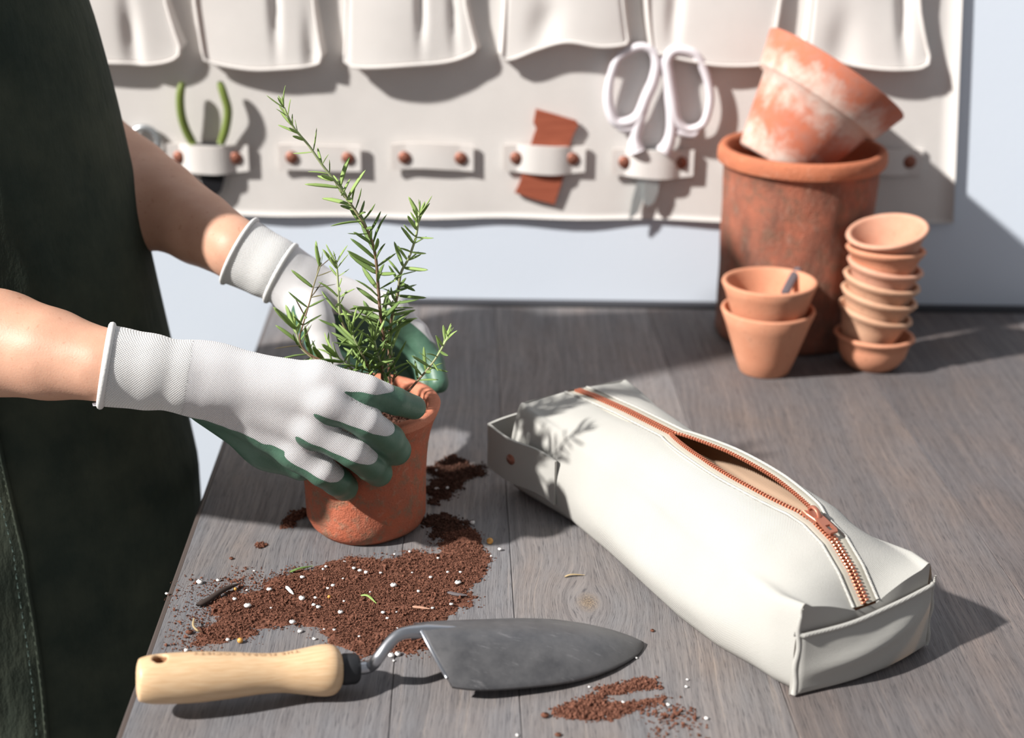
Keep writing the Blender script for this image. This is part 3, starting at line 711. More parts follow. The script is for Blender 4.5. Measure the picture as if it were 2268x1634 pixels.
for side, tt in ((-1, -0.0012), (1, 0.1072)):     # boxed corner seams
    P = np.array([CL(-0.0060, tt, z) for z in np.linspace(0.002, 0.0585 if side < 0 else 0.050, 14)]); P += np.array([[0.0007*sin(k*1.1), 0, 0] for k in range(14)])
    tv, tf = tube_geo(P, np.interp(np.arange(14), [0, 11, 13], [.0017, .0015, .0006]), 8); mesh('corner_seam', tv, tf, M_case, case, uv=tv[:, [0, 2]])
# zip tape, teeth
def zip_pt(s, sign, off, dz=0.0):
    return CL(s, tzf(s)+sign*(gapf(s)+off), zrf(s)+dz)
ZS = np.linspace(-0.0045, 0.311, 120)
for sign in (-1, 1):
    V = []; uv = []
    for s in ZS:
        for off, dz in ((0.0002, -0.0006), (0.004, -0.0004), (0.0084, -0.0002), (0.0097, -0.0020)):
            V.append(zip_pt(s, sign, off, dz)); uv.append((s, off))
    mesh('zip_tape', V, grid_faces(len(ZS), 4), M_tape, case, uv=uv)
    V = [zip_pt(s, sign, 0.0088, 0.0001) for s in ZS]; tv, tf = tube_geo(V, 0.0010, 6); mesh('stitched_fold', tv, tf, M_case, case, uv=tv[:, [0, 1]])
    parts = []; P = np.array([zip_pt(s, sign, 0.0, 0.0002) for s in np.linspace(-0.004, 0.311, 1500)])
    al = np.concatenate([[0], np.cumsum(np.linalg.norm(np.diff(P, axis=0), axis=1))]); pitch = 0.0023
    for k in range(int(al[-1]/pitch)):
        q = (k+(0.5 if sign > 0 else 0))*pitch
        if q > al[-1]: break
        p = np.array([np.interp(q, al, P[:, c]) for c in range(3)]); p2 = np.array([np.interp(min(q+.001, al[-1]), al, P[:, c]) for c in range(3)]); p1 = np.array([np.interp(max(q-.001, 0), al, P[:, c]) for c in range(3)])
        d = norm(p2-p1); lat = norm(np.cross(d, (0, 0, 1)))*(-1 if np.cross(d, (0, 0, 1))@cb < 0 else 1); up = np.cross(lat, d); up *= 1 if up[2] > 0 else -1
        bv, bf = box_geo(-0.00056, 0.00056, -0.0007, 0.0019, -0.0008, 0.0011, 0.0003)
        bv = p+bv[:, :1]*d+bv[:, 1:2]*lat*sign+bv[:, 2:]*up; parts.append((bv, bf))
    tv, tf = join(parts); o = mesh('zip_teeth', tv, tf, M_copper, case, smooth=False); o['kind'] = 'stuff'
# slider and pull
sp = zip_pt(0.050, 0, 0, 0.0018); d = norm(zip_pt(0.040, 0, 0)-zip_pt(0.056, 0, 0)); lat = norm(np.cross(d, (0, 0, 1))); up = np.cross(lat, d)
def loc3(L): L = np.asarray(L, float); return sp+L[:, :1]*d+L[:, 1:2]*lat+L[:, 2:]*up
P = [(-.006, -.0052, -.001), (-.002, -.0050, -.001), (.006, -.0030, -.001), (.006, .0030, -.001), (-.002, .0050, -.001), (-.006, .0052, -.001), (-.0035, 0, -.001)]
tv, tf = prism_geo(P, (0, 0, 0.0034), 0.0006); sl = mesh('zip_slider', loc3(tv), tf, M_copper2, case, smooth=False)
P = catmull([(-.005, 0, .002), (-.0035, 0, .0052), (.001, 0, .0058), (.0045, 0, .0035), (.005, 0, .0018)], 14); tv, tf = tube_geo(P, .0014, 8, flat=(1.3, 0.8)); mesh('bridge', loc3(tv), tf, M_copper2, sl)
R1 = [(.003, -.0030), (.017, -.0038), (.0195, -.0028), (.0195, .0028), (.017, .0038), (.003, .0030)]
R2 = [(.0125, -.0018), (.0155, -.0020), (.0172, -.0016), (.0172, .0016), (.0155, .0020), (.0125, .0018)]
V = [(x, y, .0036) for x, y in R1]+[(x, y, .0036) for x, y in R2]+[(x, y, .0020) for x, y in R1]+[(x, y, .0020) for x, y in R2]
Fc = []
for k in range(6):
    k2 = (k+1) % 6; Fc += [(k, k2, 6+k2, 6+k), (12+k, 18+k, 18+k2, 12+k2), (k, 12+k, 12+k2, k2), (6+k, 6+k2, 18+k2, 18+k)]
mesh('pull_tab', loc3(V), Fc, M_copper2, sl, smooth=False)
# strap loop on the far end with rivets
P = catmull([CL(.258, .0055, 0), CL(.285, -.001, 0), CL(.312, -.0085, 0), CL(.327, -.0085, 0), CL(.334, .004, 0), CL(.332, .050, 0), CL(.332, .100, 0), CL(.322, .118, 0), CL(.300, .114, 0)], 60)
V = []; uv = []
for i, p in enumerate(P):
    t = norm(P[min(i+1, 59)]-P[max(i-1, 0)]); nrm = np.array([t[1], -t[0], 0])*0.0011
    for (zz, sg) in ((0.018, -1), (0.018, 1), (0.052, 1), (0.052, -1)):
        V.append(p+nrm*sg+np.array([0, 0, zz-0.006*max(0, 1-i/14)+0.0015*sin(i*.4)])); uv.append((i*0.005, zz))
hl = mesh('handle_strap', V, grid_faces(60, 4, closed_v=True)+[(0, 1, 2, 3), (239, 238, 237, 236)], M_case, case, uv=uv, smooth=False)
for (s, t, z) in ((.300, -.0055, .034), (.286, .0005, .026)):
    c = CL(s, t, z); V, Fc = lathe_geo([(0.0042, 0), (0.0042, 0.001), (0.0032, 0.002), (0.0004, 0.0027)], 14, c, -cb-ca*0.2); mesh('rivet', *close_ends(V, Fc, 14, 4), M_rivet, hl)

# ================================================================== TROWEL
A = G(302, 1506, 0.0262); B = G(756, 1482, 0.0152)
tdir = norm(B-A); tl = np.linalg.norm(B-A)
tn = norm(np.cross(tdir, (0, 0, 1))); tup = np.cross(tn, tdir)           # tn points to the camera side
if tn[1] > 0: tn = -tn; tup = np.cross(tdir, tn); tup = tup if tup[2] > 0 else -tup
trow = thing('garden_trowel', (A+B)/2*np.array([1, 1, 0]), 'garden trowel with a pale wooden handle and dark steel blade', 'trowel')
RU = np.array([0, .006, .02, .10, .28, .45, .60, .70, .80, .90, .955, .985, 1.0])*tl
RV = np.array([.0068, .0100, .0122, .0139, .0143, .0131, .0116, .0115, .0131, .0149, .0144, .0118, .0085])
RPt = catmull(np.c_[RU, RV], 200)
def hr(u): return np.interp(u, RPt[:, 0], RPt[:, 1])
def handle_f(P):
    q = P-A; u = q@tdir; rad = np.sqrt((q@tn)**2+(q@tup)**2)
    d = np.maximum(rad-hr(u), np.maximum(-u, u-tl))
    hc = np.sqrt((u-0.0125)**2+((q@tn)*1.0-0.0)**2)-0.0042
    return np.maximum(d, -hc)
lo = np.minimum(A, B)-0.02; hi = np.maximum(A, B)+0.02
V, Q = surface_nets(handle_f, lo, hi, 0.0008); V = smooth_mesh(V, Q, 2, 0.4)
q = V-A; uu = q@tdir; an = np.arctan2(q@tn, q@tup); rad = np.sqrt((q@tn)**2+(q@tup)**2)
inhole = (np.sqrt((uu-0.0125)**2+(q@tn)**2) < 0.0047) & (rad < hr(uu)-0.0012)
fm = inhole[Q].all(1)
hd = mesh('handle', V, Q, None, trow, uv=np.c_[uu*8, an*0.11], mats=[M_handle, M_hole], fmat=fm.astype(int))
# stamped lettering along the handle
cu = bpy.data.curves.new('lettering', 'FONT'); cu.body = 'THE FLORAL SOCIETY'; cu.size = 0.0048; cu.space_character = 1.25
to = bpy.data.objects.new('lettering_tmp', cu); COL.objects.link(to); bpy.context.view_layer.update()
tm = bpy.data.meshes.new_from_object(to.evaluated_get(bpy.context.evaluated_depsgraph_get()))
tV = np.array([v.co[:] for v in tm.vertices]); tF = [tuple(p.vertices) for p in tm.polygons]
bpy.data.objects.remove(to); bpy.data.meshes.remove(tm)
u = 0.091-tV[:, 0]/tV[:, 0].max()*0.060; ang = -0.22+tV[:, 1]/0.0135
rr = hr(u)+0.0004
LV = A+u[:, None]*tdir+rr[:, None]*(np.sin(ang)[:, None]*tn+np.cos(ang)[:, None]*tup)
mesh('lettering', LV, tF, M_ink, hd, smooth=False)
# ferrule, neck, blade
e = B+tdir*0.001
fp = [(0.0, 0.0085), (0.0015, 0.0092), (0.008, 0.0090), (0.0095, 0.0082), (0.0105, 0.0070), (0.0105, 0.004)]
fv, ff = lathe_geo([(r, h) for h, r in fp], 28, e-tdir*0.001, tdir); mesh('ferrule', *close_ends(fv, ff, 28, 6), M_ferr, trow)
S0 = np.array([-0.052, 0.785, 0.0]); bd = norm(np.array([0.0835, 0.8264, 0])-S0); bn = np.array([bd[1], -bd[0], 0]); BL = np.linalg.norm(np.array([0.0835, 0.8264, 0])-S0)
P = catmull([e+tdir*0.006, e+tdir*0.016+np.array([0, 0, .001]), G(838, 1456, 0.0235), G(866, 1420, 0.031), G(893, 1402, 0.034), S0+bd*0.003+np.array([0, 0, .0325]), S0+bd*0.022+np.array([0, 0, .0305])], 40)
tv, tf = tube_geo(P, np.interp(np.linspace(0, 1, 40), [0, .2, .6, .85, 1], [.0042, .0037, .0035, .0042, .002]), 14); mesh('neck', tv, tf, M_steel, trow)
KU = np.array([0, .06, .18, .45, .62, .76, .87, .94, .98, 1.0])*BL
hw = lambda u: float(np.interp(u, catmull(np.c_[KU, [.0285, .0310, .0335, .0348, .0325, .0265, .0185, .0115, .0055, .0012]], 120)[:, 0], catmull(np.c_[KU, [.0285, .0310, .0335, .0348, .0325, .0265, .0185, .0115, .0055, .0012]], 120)[:, 1]))
zr_ = lambda u: float(np.interp(u, KU, [.0355, .0345, .0320, .0265, .0220, .0165, .0112, .0070, .0042, .0026]))
ze_ = lambda u: float(np.interp(u, KU, [.0110, .0105, .0092, .0066, .0050, .0038, .0026, .0018, .0013, .0012]))
nu, nv = 60, 41; Vt = []
for i in range(nu):
    u = BL*(i/(nu-1)); w_ = hw(u)
    for j in range(nv):
        v = -1+2*j/(nv-1); sh = (0.012 if v > 0 else 0.001)*(abs(v)**2.2)*max(0, 1-u/0.035)
        z = ze_(u)+(zr_(u)-ze_(u))*(1-abs(v)**2.1)
        Vt.append(S0+bd*(u+sh)+bn*v*w_+np.array([0, 0, z]))
Vt = np.array(Vt); th = 0.0015
Vb = Vt-np.array([0, 0, th]); Vb[:, 2] = np.maximum(Vb[:, 2], 0.0003); n0 = len(Vt); f0 = grid_faces(nu, nv)
bd_idx = [j for j in range(nv)]+[i*nv+nv-1 for i in range(1, nu)]+[(nu-1)*nv+j for j in range(nv-2, -1, -1)]+[i*nv for i in range(nu-2, 0, -1)]
fs = [(bd_idx[k], bd_idx[(k+1) % len(bd_idx)], bd_idx[(k+1) % len(bd_idx)]+n0, bd_idx[k]+n0) for k in range(len(bd_idx))]
bl = mesh('blade', np.vstack([Vt, Vb]), f0+[tuple(i+n0 for i in f[::-1]) for f in f0]+fs, M_blade, trow)
tv, tf = tube_geo(Vt.reshape(nu, nv, 3)[0, 2:-2]-np.array([0, 0, th*0.5]), 0.0011, 8); mesh('ground_edge', tv, tf, M_steel, bl)

# ================================================================== POT OF ROSEMARY
PX, PY = -0.1032, 0.990
pc = (PX, PY, 0.0)
rp = thing('rosemary_pot', pc, 'old orange terracotta pot gripped by the gloved hands', 'pot')
prof = [(.0005, .0006), (.02, .0004), (.0365, .0003), (.0400, .0040), (.0425, .0095), (.0428, .018), (.0430, .030), (.0434, .042), (.0442, .054), (.0452, .064), (.0468, .073), (.0492, .081), (.0518, .0870), (.0534, .0910), (.0537, .0928), (.0528, .0942), (.0500, .0946), (.0468, .0942), (.0452, .0925), (.0440, .087), (.0425, .075), (.040, .045), (.036, .012), (.02, .010), (.0005, .010)]
wa, wb_ = wob(15, .0007, 110), wob(16, .0010, 35)
V, Fc = lathe_geo(prof, 96, pc, noise=lambda r, h, t: (.6*wa(.045, h, t)+.8*wb_(.045, h, t)+0.0007*cos(4*t+0.6)*max(0, 1-h/0.03)) if r > .03 else 0)
sp_ = 12; fl = [f for f in Fc if min(f)//96 < sp_]; fr = [f for f in Fc if min(f)//96 >= sp_]
mesh('body', *sub_py(V, fl), M_pot_old, rp); mesh('rim', *sub_py(V, fr), M_pot_in, rp)

def crumbs(C, R, seed, elong=0.35):
    """many small irregular octahedra -> one mesh"""
    r = np.random.default_rng(seed); n = len(C)
    O = np.array([(1, 0, 0), (-1, 0, 0), (0, 1, 0), (0, -1, 0), (0, 0, 1), (0, 0, -1)], float)
    Fo = np.array([(0, 2, 4), (2, 1, 4), (1, 3, 4), (3, 0, 4), (2, 0, 5), (1, 2, 5), (3, 1, 5), (0, 3, 5)])
    qa = r.normal(size=(n, 4)); qa /= np.linalg.norm(qa, axis=1)[:, None]; w_, x, y, z = qa.T
    Rm = np.stack([1-2*(y*y+z*z), 2*(x*y-z*w_), 2*(x*z+y*w_), 2*(x*y+z*w_), 1-2*(x*x+z*z), 2*(y*z-x*w_), 2*(x*z-y*w_), 2*(y*z+x*w_), 1-2*(x*x+y*y)], 1).reshape(n, 3, 3)
    sc = r.uniform(1-elong, 1+elong, (n, 6, 1))*r.uniform(0.7, 1.5, (n, 1, 3))
    L = O[None]*sc*R[:, None, None]
    V = np.einsum('nij,nkj->nki', Rm, L)+C[:, None, :]
    V = V.reshape(-1, 3); Fc = (Fo[None]+6*np.arange(n)[:, None, None]).reshape(-1, 3)
    return V, Fc
# potting soil in the mouth of the pot
nz_ = SNoise(61, 220); nzb = SNoise(62, 70); V = [np.array([PX, PY, .0815])]; Fc = []; nr, na = 14, 48
def psz(x, y): return .0815+.0022*nzb((x, y, 0))+.0014*nz_((x, y, 0))
for i in range(1, nr+1):
    for k in range(na):
        a = 2*pi*k/na; x, y = PX+.0436*i/nr*cos(a), PY+.0436*i/nr*sin(a); V.append(np.array([x, y, psz(x, y)]))
for k in range(na): Fc.append((0, 1+k, 1+(k+1) % na))
for i in range(nr-1):
    for k in range(na): Fc.append((1+i*na+k, 1+(i+1)*na+k, 1+(i+1)*na+(k+1) % na, 1+i*na+(k+1) % na))
n = 1500; rr = .0425*np.sqrt(rng.random(n)); aa = rng.random(n)*2*pi; C = np.c_[PX+rr*np.cos(aa), PY+rr*np.sin(aa), np.zeros(n)]; C[:, 2] = [psz(x, y)+.0006 for x, y, _ in C]
cv, cf = crumbs(C, rng.uniform(.0006, .0017, n), 3); sv, sf = join([(np.array(V), Fc), (cv, cf)])
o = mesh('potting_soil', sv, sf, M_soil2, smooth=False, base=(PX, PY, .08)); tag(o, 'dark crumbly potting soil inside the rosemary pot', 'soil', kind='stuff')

# rosemary ----------------------------------------------------------
ros = thing('rosemary_plant', (PX, PY, .082), 'leggy green rosemary plant growing in the terracotta pot', 'plant')
def leaf_mesh(name, mat, curl):
    xs = [0, .12, .38, .68, .9, 1.0]; ws = [.018, .050, .066, .062, .038, .006]; V = []
    for x, w_ in zip(xs, ws):
        zc = curl*(x-x*x*0.75)
        for (a, b) in ((-1, -.10), (-.45, .30), (0, .16), (.45, .30), (1, -.10), (0, -.42)): V.append((x, a*w_, zc+b*w_))
    Fc = grid_faces(6, 6, closed_v=True)+[tuple(range(6)), tuple(range(35, 29, -1))]
    me = bpy.data.meshes.new(name); me.from_pydata(V, [], Fc); me.materials.append(mat)
    me.polygons.foreach_set('use_smooth', [True]*len(me.polygons)); return me
LM = [leaf_mesh('leaf', M_leaf, c) for c in (.05, .16, -.10, .26)]; LMY = [leaf_mesh('tip_leaf', M_leafy, c) for c in (.12, .28, -.08)]; LMD = [leaf_mesh('dry_leaf', M_leafd, c) for c in (.2, -.15)]
def put_leaf(me, p, d, up, L, wmul, parent):
    d = norm(d); u = np.asarray(up, float); y = np.cross(u, d)
    if np.linalg.norm(y) < 1e-4: y = np.cross((1, 0, 0), d)
    y = norm(y); z = np.cross(d, y); o = bpy.data.objects.new('leaf', me); COL.objects.link(o); o.parent = parent
    b = ORG[parent.name]; Mx = Matrix(((d[0]*L, y[0]*L*wmul, z[0]*L*wmul, p[0]-b[0]), (d[1]*L, y[1]*L*wmul, z[1]*L*wmul, p[1]-b[1]), (d[2]*L, y[2]*L*wmul, z[2]*L*wmul, p[2]-b[2]), (0, 0, 0, 1)))
    o.matrix_basis = Mx
stems = [  # px path with depth offset from the pot axis, radius mm base/tip, leaf-bearing range, node gap m, leaf length (base, tip) m, dry?
 dict(p=[(846, 850, -.004), (850, 762, -.004), (842, 690, -.006), (838, 640, -.006), (832, 570, -.008), (819, 522, -.010), (795, 479, -.012), (773, 447, -.012), (746, 406, -.014), (714, 366, -.016), (682, 320, -.018), (652, 285, -.020), (635, 252, -.022), (629, 238, -.022)], r=(1.5, .9), rng=(.16, 1), gap=.0050, L=(.0195, .0125), thin=.74),
 dict(p=[(862, 850, .006), (862, 806, .006), (863, 746, .006), (868, 701, .006), (880, 655, .004), (888, 605, .002), (905, 572, 0), (921, 525, -.002), (926, 490, -.004), (929, 468, -.004)], r=(1.5, .9), rng=(.22, 1), gap=.0056, L=(.0165, .0105)),
 dict(p=[(838, 858, -.012), (812, 806, -.016), (784, 760, -.020), (762, 722, -.022), (752, 690, -.024), (750, 645, -.024), (747, 602, -.024), (744, 576, -.024)], r=(1.3, .8), rng=(.22, 1), gap=.0062, L=(.016, .010)),
 dict(p=[(800, 862, -.012), (740, 812, -.012), (682, 782, -.012), (664, 752, -.012), (672, 716, -.014), (686, 668, -.014), (697, 625, -.016), (712, 582, -.016)], r=(1.0, .5), rng=(.45, 1), gap=.0078, L=(.011, .012), dry=True),
 dict(p=[(806, 862, -.006), (750, 818, -.004), (702, 798, -.002), (668, 772, 0), (658, 742, .002), (654, 722, .002)], r=(1.0, .7), rng=(.38, 1), gap=.0050, L=(.019, .016)),
 dict(p=[(884, 886, -.018), (905, 866, -.022), (925, 843, -.026), (952, 812, -.030), (972, 783, -.032), (989, 752, -.034), (993, 742, -.034)], r=(1.1, .8), rng=(.36, 1), gap=.0050, L=(.0170, .009)),
 dict(p=[(836, 862, -.020), (818, 820, -.026), (800, 780, -.030), (784, 748, -.032), (780, 730, -.032)], r=(1.1, .8), rng=(.22, 1), gap=.0040, L=(.0165, .014)),
 dict(p=[(850, 866, -.020), (848, 822, -.024), (838, 786, -.026), (828, 752, -.026)], r=(1.1, .8), rng=(.18, 1), gap=.0042, L=(.0165, .013)),
 dict(p=[(868, 862, -.010), (874, 822, -.012), (868, 790, -.012), (866, 764, -.012)], r=(1.0, .7), rng=(.25, 1), gap=.0050, L=(.015, .012)),
 dict(p=[(818, 868, -.028), (792, 830, -.030), (764, 804, -.030), (745, 788, -.030)], r=(1.0, .7), rng=(.25, 1), gap=.0042, L=(.0165, .013)),
]
for si, sd in enumerate(stems):
    r = np.random.default_rng(100+si)
    P = catmull([D(a, b, PY+c) for a, b, c in sd['p']], 60); tt = np.linspace(0, 1, 60)
    tv, tf = tube_geo(P, np.interp(tt, [0, 1], [sd['r'][0]*.0008, sd['r'][1]*.0008]), 7)
    st = mesh('stem', tv, tf, M_stem, ros, attrs={'along': np.repeat(tt*(0.55 if si in (3,) else 1.0), 7)})
    al = np.concatenate([[0], np.cumsum(np.linalg.norm(np.diff(P, axis=0), axis=1))]); Ltot = al[-1]
    s = sd['rng'][0]*Ltot; k = 0; az0 = r.uniform(0, 6.28)
    while s < Ltot:
        q = s/Ltot; p = np.array([np.interp(s, al, P[:, c]) for c in range(3)])
        i = min(58, int(np.searchsorted(al, s))); d = norm(P[min(i+1, 59)]-P[max(i-1, 0)])
        x, y, _ = frame_from(d); tip = max(0, (q-.8)/.2)
        npl = (3 if (si in (0, 1, 6, 7) and r.random() < .28) else 2) if q < .93 else 3
        thin = sd.get('thin')
        for m in range(npl):
            a = az0+k*1.62+m*2*pi/npl+r.uniform(-.75, .75); rad = cos(a)*x+sin(a)*y
            spread = math.radians(r.uniform(42, 92)*(1-tip)+r.uniform(20, 42)*tip)
            dirv = d*cos(spread)+rad*sin(spread)+np.array([0, 0, .10])
            L = (sd['L'][0]+(sd['L'][1]-sd['L'][0])*q)*r.uniform(.85, 1.65)
            if thin and q > thin: L *= .72
            dry = sd.get('dry') and r.random() < .7
            me = (LMD if dry else (LMY if (q > .62 and si in (0, 1, 2)) or q > .85 else LM)); me = me[r.integers(len(me))]
            if dry: L *= 1.0
            put_leaf(me, p, dirv, d*.45-np.array(SUN_DIR)*.5+r.normal(0, .28, 3), L, (.55 if dry else r.uniform(1.0, 1.4)*(1.0 if not (thin and q > thin) else .9)), st)
        gap = sd['gap']*r.uniform(.75, 1.25)
        if thin and q > thin: gap *= 1.75
        s += gap*(1-.45*tip); k += 1
    for m in range(3 if not sd.get('dry') else 1):                       # growing tip
        a = r.uniform(0, 6.28); rad = cos(a)*x+sin(a)*y
        put_leaf(LMY[m % 3], P[-1], d+rad*.28, d, sd['L'][1]*r.uniform(.55, .8), 1.0, st)

# ================================================================== SPILLED SOIL AND LITTER
def inside_dist(pts, poly):
    """signed pixel distance to polygon, positive inside"""
    P = np.asarray(poly, float); x, y = pts[:, 0], pts[:, 1]; ins = np.zeros(len(pts), bool); dm = np.full(len(pts), 1e9)
    for i in range(len(P)):
        a, b = P[i], P[(i+1) % len(P)]
        c = ((a[1] > y) != (b[1] > y)) & (x < (b[0]-a[0])*(y-a[1])/(b[1]-a[1]+1e-9)+a[0]); ins ^= c
        ab = b-a; t = np.clip(((pts-a)@ab)/(ab@ab), 0, 1); dm = np.minimum(dm, np.linalg.norm(pts-a-t[:, None]*ab, axis=1))
    return np.where(ins, dm, -dm)
def world_poly(poly): return [tuple(1000*G(a, b)[:2]) for a, b in poly]      # polygon in table millimetres
def soil_patch(poly, n, label, seed, soft=6.0, core=7.0, height=2.2, size=(.00028, .0011), mat=M_soil, density=1.0):
    r = np.random.default_rng(seed); W = np.array(world_poly(poly)); lo, hi = W.min(0)-soft*2.2, W.max(0)+soft*2.2
    ns1, ns2 = SNoise(seed+1, 0.18), SNoise(seed+2, 0.5)
    def dens(p): p3 = np.c_[p, np.zeros(len(p))]; return inside_dist(p, W)+soft*.9*ns1(p3)+soft*.5*ns2(p3)
    parts = []
    if height > 0:
        st = 1.3; gx = np.arange(lo[0], hi[0], st); gy = np.arange(lo[1], hi[1], st); X, Y = np.meshgrid(gx, gy, indexing='ij'); p = np.c_[X.ravel(), Y.ravel()]
        p += r.uniform(-.4, .4, p.shape); dd = dens(p); h = np.clip(dd/core, -1, 1)
        nn3 = SNoise(seed+5, 1.1); h = height*np.where(h > 0, h**.7*(.6+.4*ns2(np.c_[p, p[:, 0]*0])), h)+r.normal(0, .22, len(p))+.45*nn3(np.c_[p, p[:, 0]*0])*(h > 0)
        Vg = np.c_[p, h]/1000; ok = (h > -0.1); nx_, ny_ = len(gx), len(gy)
        Fg = [f for f in grid_faces(nx_, ny_) if ok[list(f)].sum() >= 3]
        if Fg:
            v, f = sub_py(Vg, Fg); v[:, 2] = np.maximum(v[:, 2], -.0003); parts.append((v, f))
    C = []; 
    while len(C) < n:
        p = r.uniform(lo, hi, (n*2, 2)); d = dens(p); pr = density*np.clip((d+soft)/(soft+core), 0, 1)**1.6; p = p[r.random(len(p)) < pr]; C += p.tolist()
    C = np.array(C[:n]); d = dens(C); z = height*np.clip(d/core, 0, 1)**.7*.85
    R = np.exp(r.normal(math.log(size[0]*1.7), .45, n)).clip(size[0], size[1]*1.6)
    C3 = np.c_[C, z]/1000; C3[:, 2] += R*.55; parts.append(crumbs(C3, R, seed+9, .45))
    v, f = join(parts); o = mesh('spilled_soil', v, f, mat, smooth=False, base=(v[:, 0].mean(), v[:, 1].mean(), 0)); return tag(o, label, 'soil', kind='stuff')
soil_patch([(575, 1303), (640, 1268), (700, 1252), (760, 1240), (840, 1230), (900, 1224), (955, 1216), (985, 1180), (1035, 1172), (1065, 1195), (1095, 1240), (1060, 1272), (1042, 1300), (1052, 1325), (1028, 1345), (1010, 1368), (1022, 1395), (960, 1440), (900, 1452), (800, 1450), (745, 1436), (720, 1405), (655, 1378), (600, 1385), (560, 1410), (500, 1428), (445, 1420), (440, 1395), (480, 1368), (470, 1340), (510, 1315)], 24000, 'large spill of reddish brown soil on the table before the pot', 200, 6.5, 9, 2.0, (.0002, .00095))
soil_patch([(395, 1295), (470, 1275), (560, 1262), (640, 1258), (700, 1240), (600, 1330), (480, 1440), (420, 1470), (360, 1450), (380, 1360)], 2300, 'thin scatter of soil crumbs near the left table edge', 220, 9, 20, 0, (.0002, .0011))
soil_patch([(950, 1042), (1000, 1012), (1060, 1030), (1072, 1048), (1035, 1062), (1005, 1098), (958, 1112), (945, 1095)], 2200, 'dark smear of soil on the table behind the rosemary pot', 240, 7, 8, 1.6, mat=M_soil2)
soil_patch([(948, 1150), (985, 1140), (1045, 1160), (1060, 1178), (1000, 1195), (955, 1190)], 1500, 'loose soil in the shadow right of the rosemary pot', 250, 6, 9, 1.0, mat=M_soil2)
soil_patch([(628, 1150), (652, 1132), (682, 1126), (690, 1140), (662, 1156), (652, 1172), (622, 1170)], 500, 'small streak of soil left of the rosemary pot', 260, 2.5, 4, 1.4)
soil_patch([(565, 1208), (578, 1202), (592, 1205), (586, 1213), (568, 1215)], 160, 'tiny clod of soil in the shade left of the pot', 270, 1.2, 2, 1.4)
soil_patch([(1228, 1572), (1300, 1548), (1318, 1522), (1400, 1505), (1450, 1508), (1462, 1522), (1360, 1542), (1345, 1556), (1400, 1556), (1470, 1536), (1492, 1546), (1440, 1570), (1370, 1585), (1300, 1594), (1240, 1582)], 2600, 'small patch of soil below the trowel tip', 280, 3.2, 5, 0.9, mat=M_soil)
soil_patch([(1440, 1575), (1500, 1560), (1550, 1590), (1520, 1634), (1450, 1634)], 260, 'sparse soil crumbs at the bottom edge right of the patch', 290, 8, 22, 0, (.0003, .0012))

def pebble(name, px, py, rpx, mat, seed, zoff=0.0015, flat=.75):
    p = G(px, py, zoff); R = rpx/F*depth_of(p); r = np.random.default_rng(seed); V = []; nz2 = SNoise(seed, 1.6, 6)
    nl, na_ = 5, 8
    for i in range(nl):
        th = pi*(i+.5)/nl
        for k in range(na_):
            a = 2*pi*k/na_; d = np.array([sin(th)*cos(a), sin(th)*sin(a), cos(th)]); V.append(d*R*(1+.28*nz2(d))*np.array([r.uniform(.95, 1.25), 1, flat]))
    V = np.array(V); V -= [0, 0, V[:, 2].min()]; V += np.array([p[0], p[1], max(0, zoff-.0008)])
    return mesh(name, V, grid_faces(nl, na_, closed_v=True)+[tuple(range(na_))[::-1], tuple((nl-1)*na_+k for k in range(na_))], mat)
perl_soil = [(520, 1326, 5), (548, 1342, 7), (596, 1305, 5), (670, 1278, 4.5), (716, 1260, 3.5), (723, 1254, 3.5), (784, 1258, 4.5), (798, 1263, 5), (811, 1267, 5.5), (738, 1296, 5), (726, 1302, 4), (670, 1326, 7), (699, 1323, 4), (695, 1339, 5), (705, 1344, 4.5), (754, 1356, 5.5), (646, 1378, 6), (871, 1297, 6.5), (843, 1268, 3.5), (849, 1356, 4), (858, 1368, 3.5), (740, 1394, 3), (796, 1408, 3), (874, 1226, 3), (908, 1221, 3.5), (954, 1278, 4), (1014, 1291, 6), (992, 1266, 3), (1020, 1266, 3), (927, 1309, 4), (999, 1338, 4), (958, 1346, 3.5), (1088, 1230, 3), (970, 1235, 3), (913, 1267, 3), (878, 1354, 2.5), (600, 1345, 2.5), (762, 1330, 2.5), (820, 1310, 2.5), (880, 1390, 3), (930, 1400, 3), (760, 1280, 2.5)]
perl_table = [(444, 1290, 6.5), (484, 1285, 5), (370, 1314, 4.5), (547, 1306, 3), (563, 1263, 3), (664, 1398, 5.5), (504, 1416, 5), (413, 1440, 5.5), (696, 1414, 4), (718, 1393, 3.2), (764, 1245, 4.5)]
perl_pot = [(1047, 1158, 5), (1107, 1216, 4), (967, 1084, 5.5), (966, 1043, 4.5), (990, 1080, 4)]
perl_tool = [(867, 1452, 7.5), (881, 1449, 7), (872, 1462, 3)]
perl_right = [(1520, 1520, 4.5), (1523, 1504, 3), (1380, 1555, 4), (1480, 1560, 4.5), (1565, 1590, 4.5), (1409, 1456, 3.2), (1341, 1586, 3), (1421, 1561, 3), (1305, 1520, 3), (1146, 1627, 3.5)]
k = 0
for lst, lab, grp, zo in ((perl_soil, 'white perlite granule lying in the large soil spill', 'perlite in the large spill', .0026), (perl_table, 'white perlite granule at the left fringe of the soil', 'perlite at the left fringe', .0008), (perl_pot, 'white perlite granule on the table right of the rosemary pot', 'perlite beside the pot', .0012), (perl_tool, 'white perlite granule beside the bent trowel neck', 'perlite by the trowel neck', .0008), (perl_right, 'white perlite granule around the soil below the trowel tip', 'perlite near the trowel tip', .0008)):
    for (px, py, r_) in lst: tag(pebble('perlite_granule', px, py, r_*1.0, M_perl, 500+k, zo), lab, 'perlite', grp); k += 1
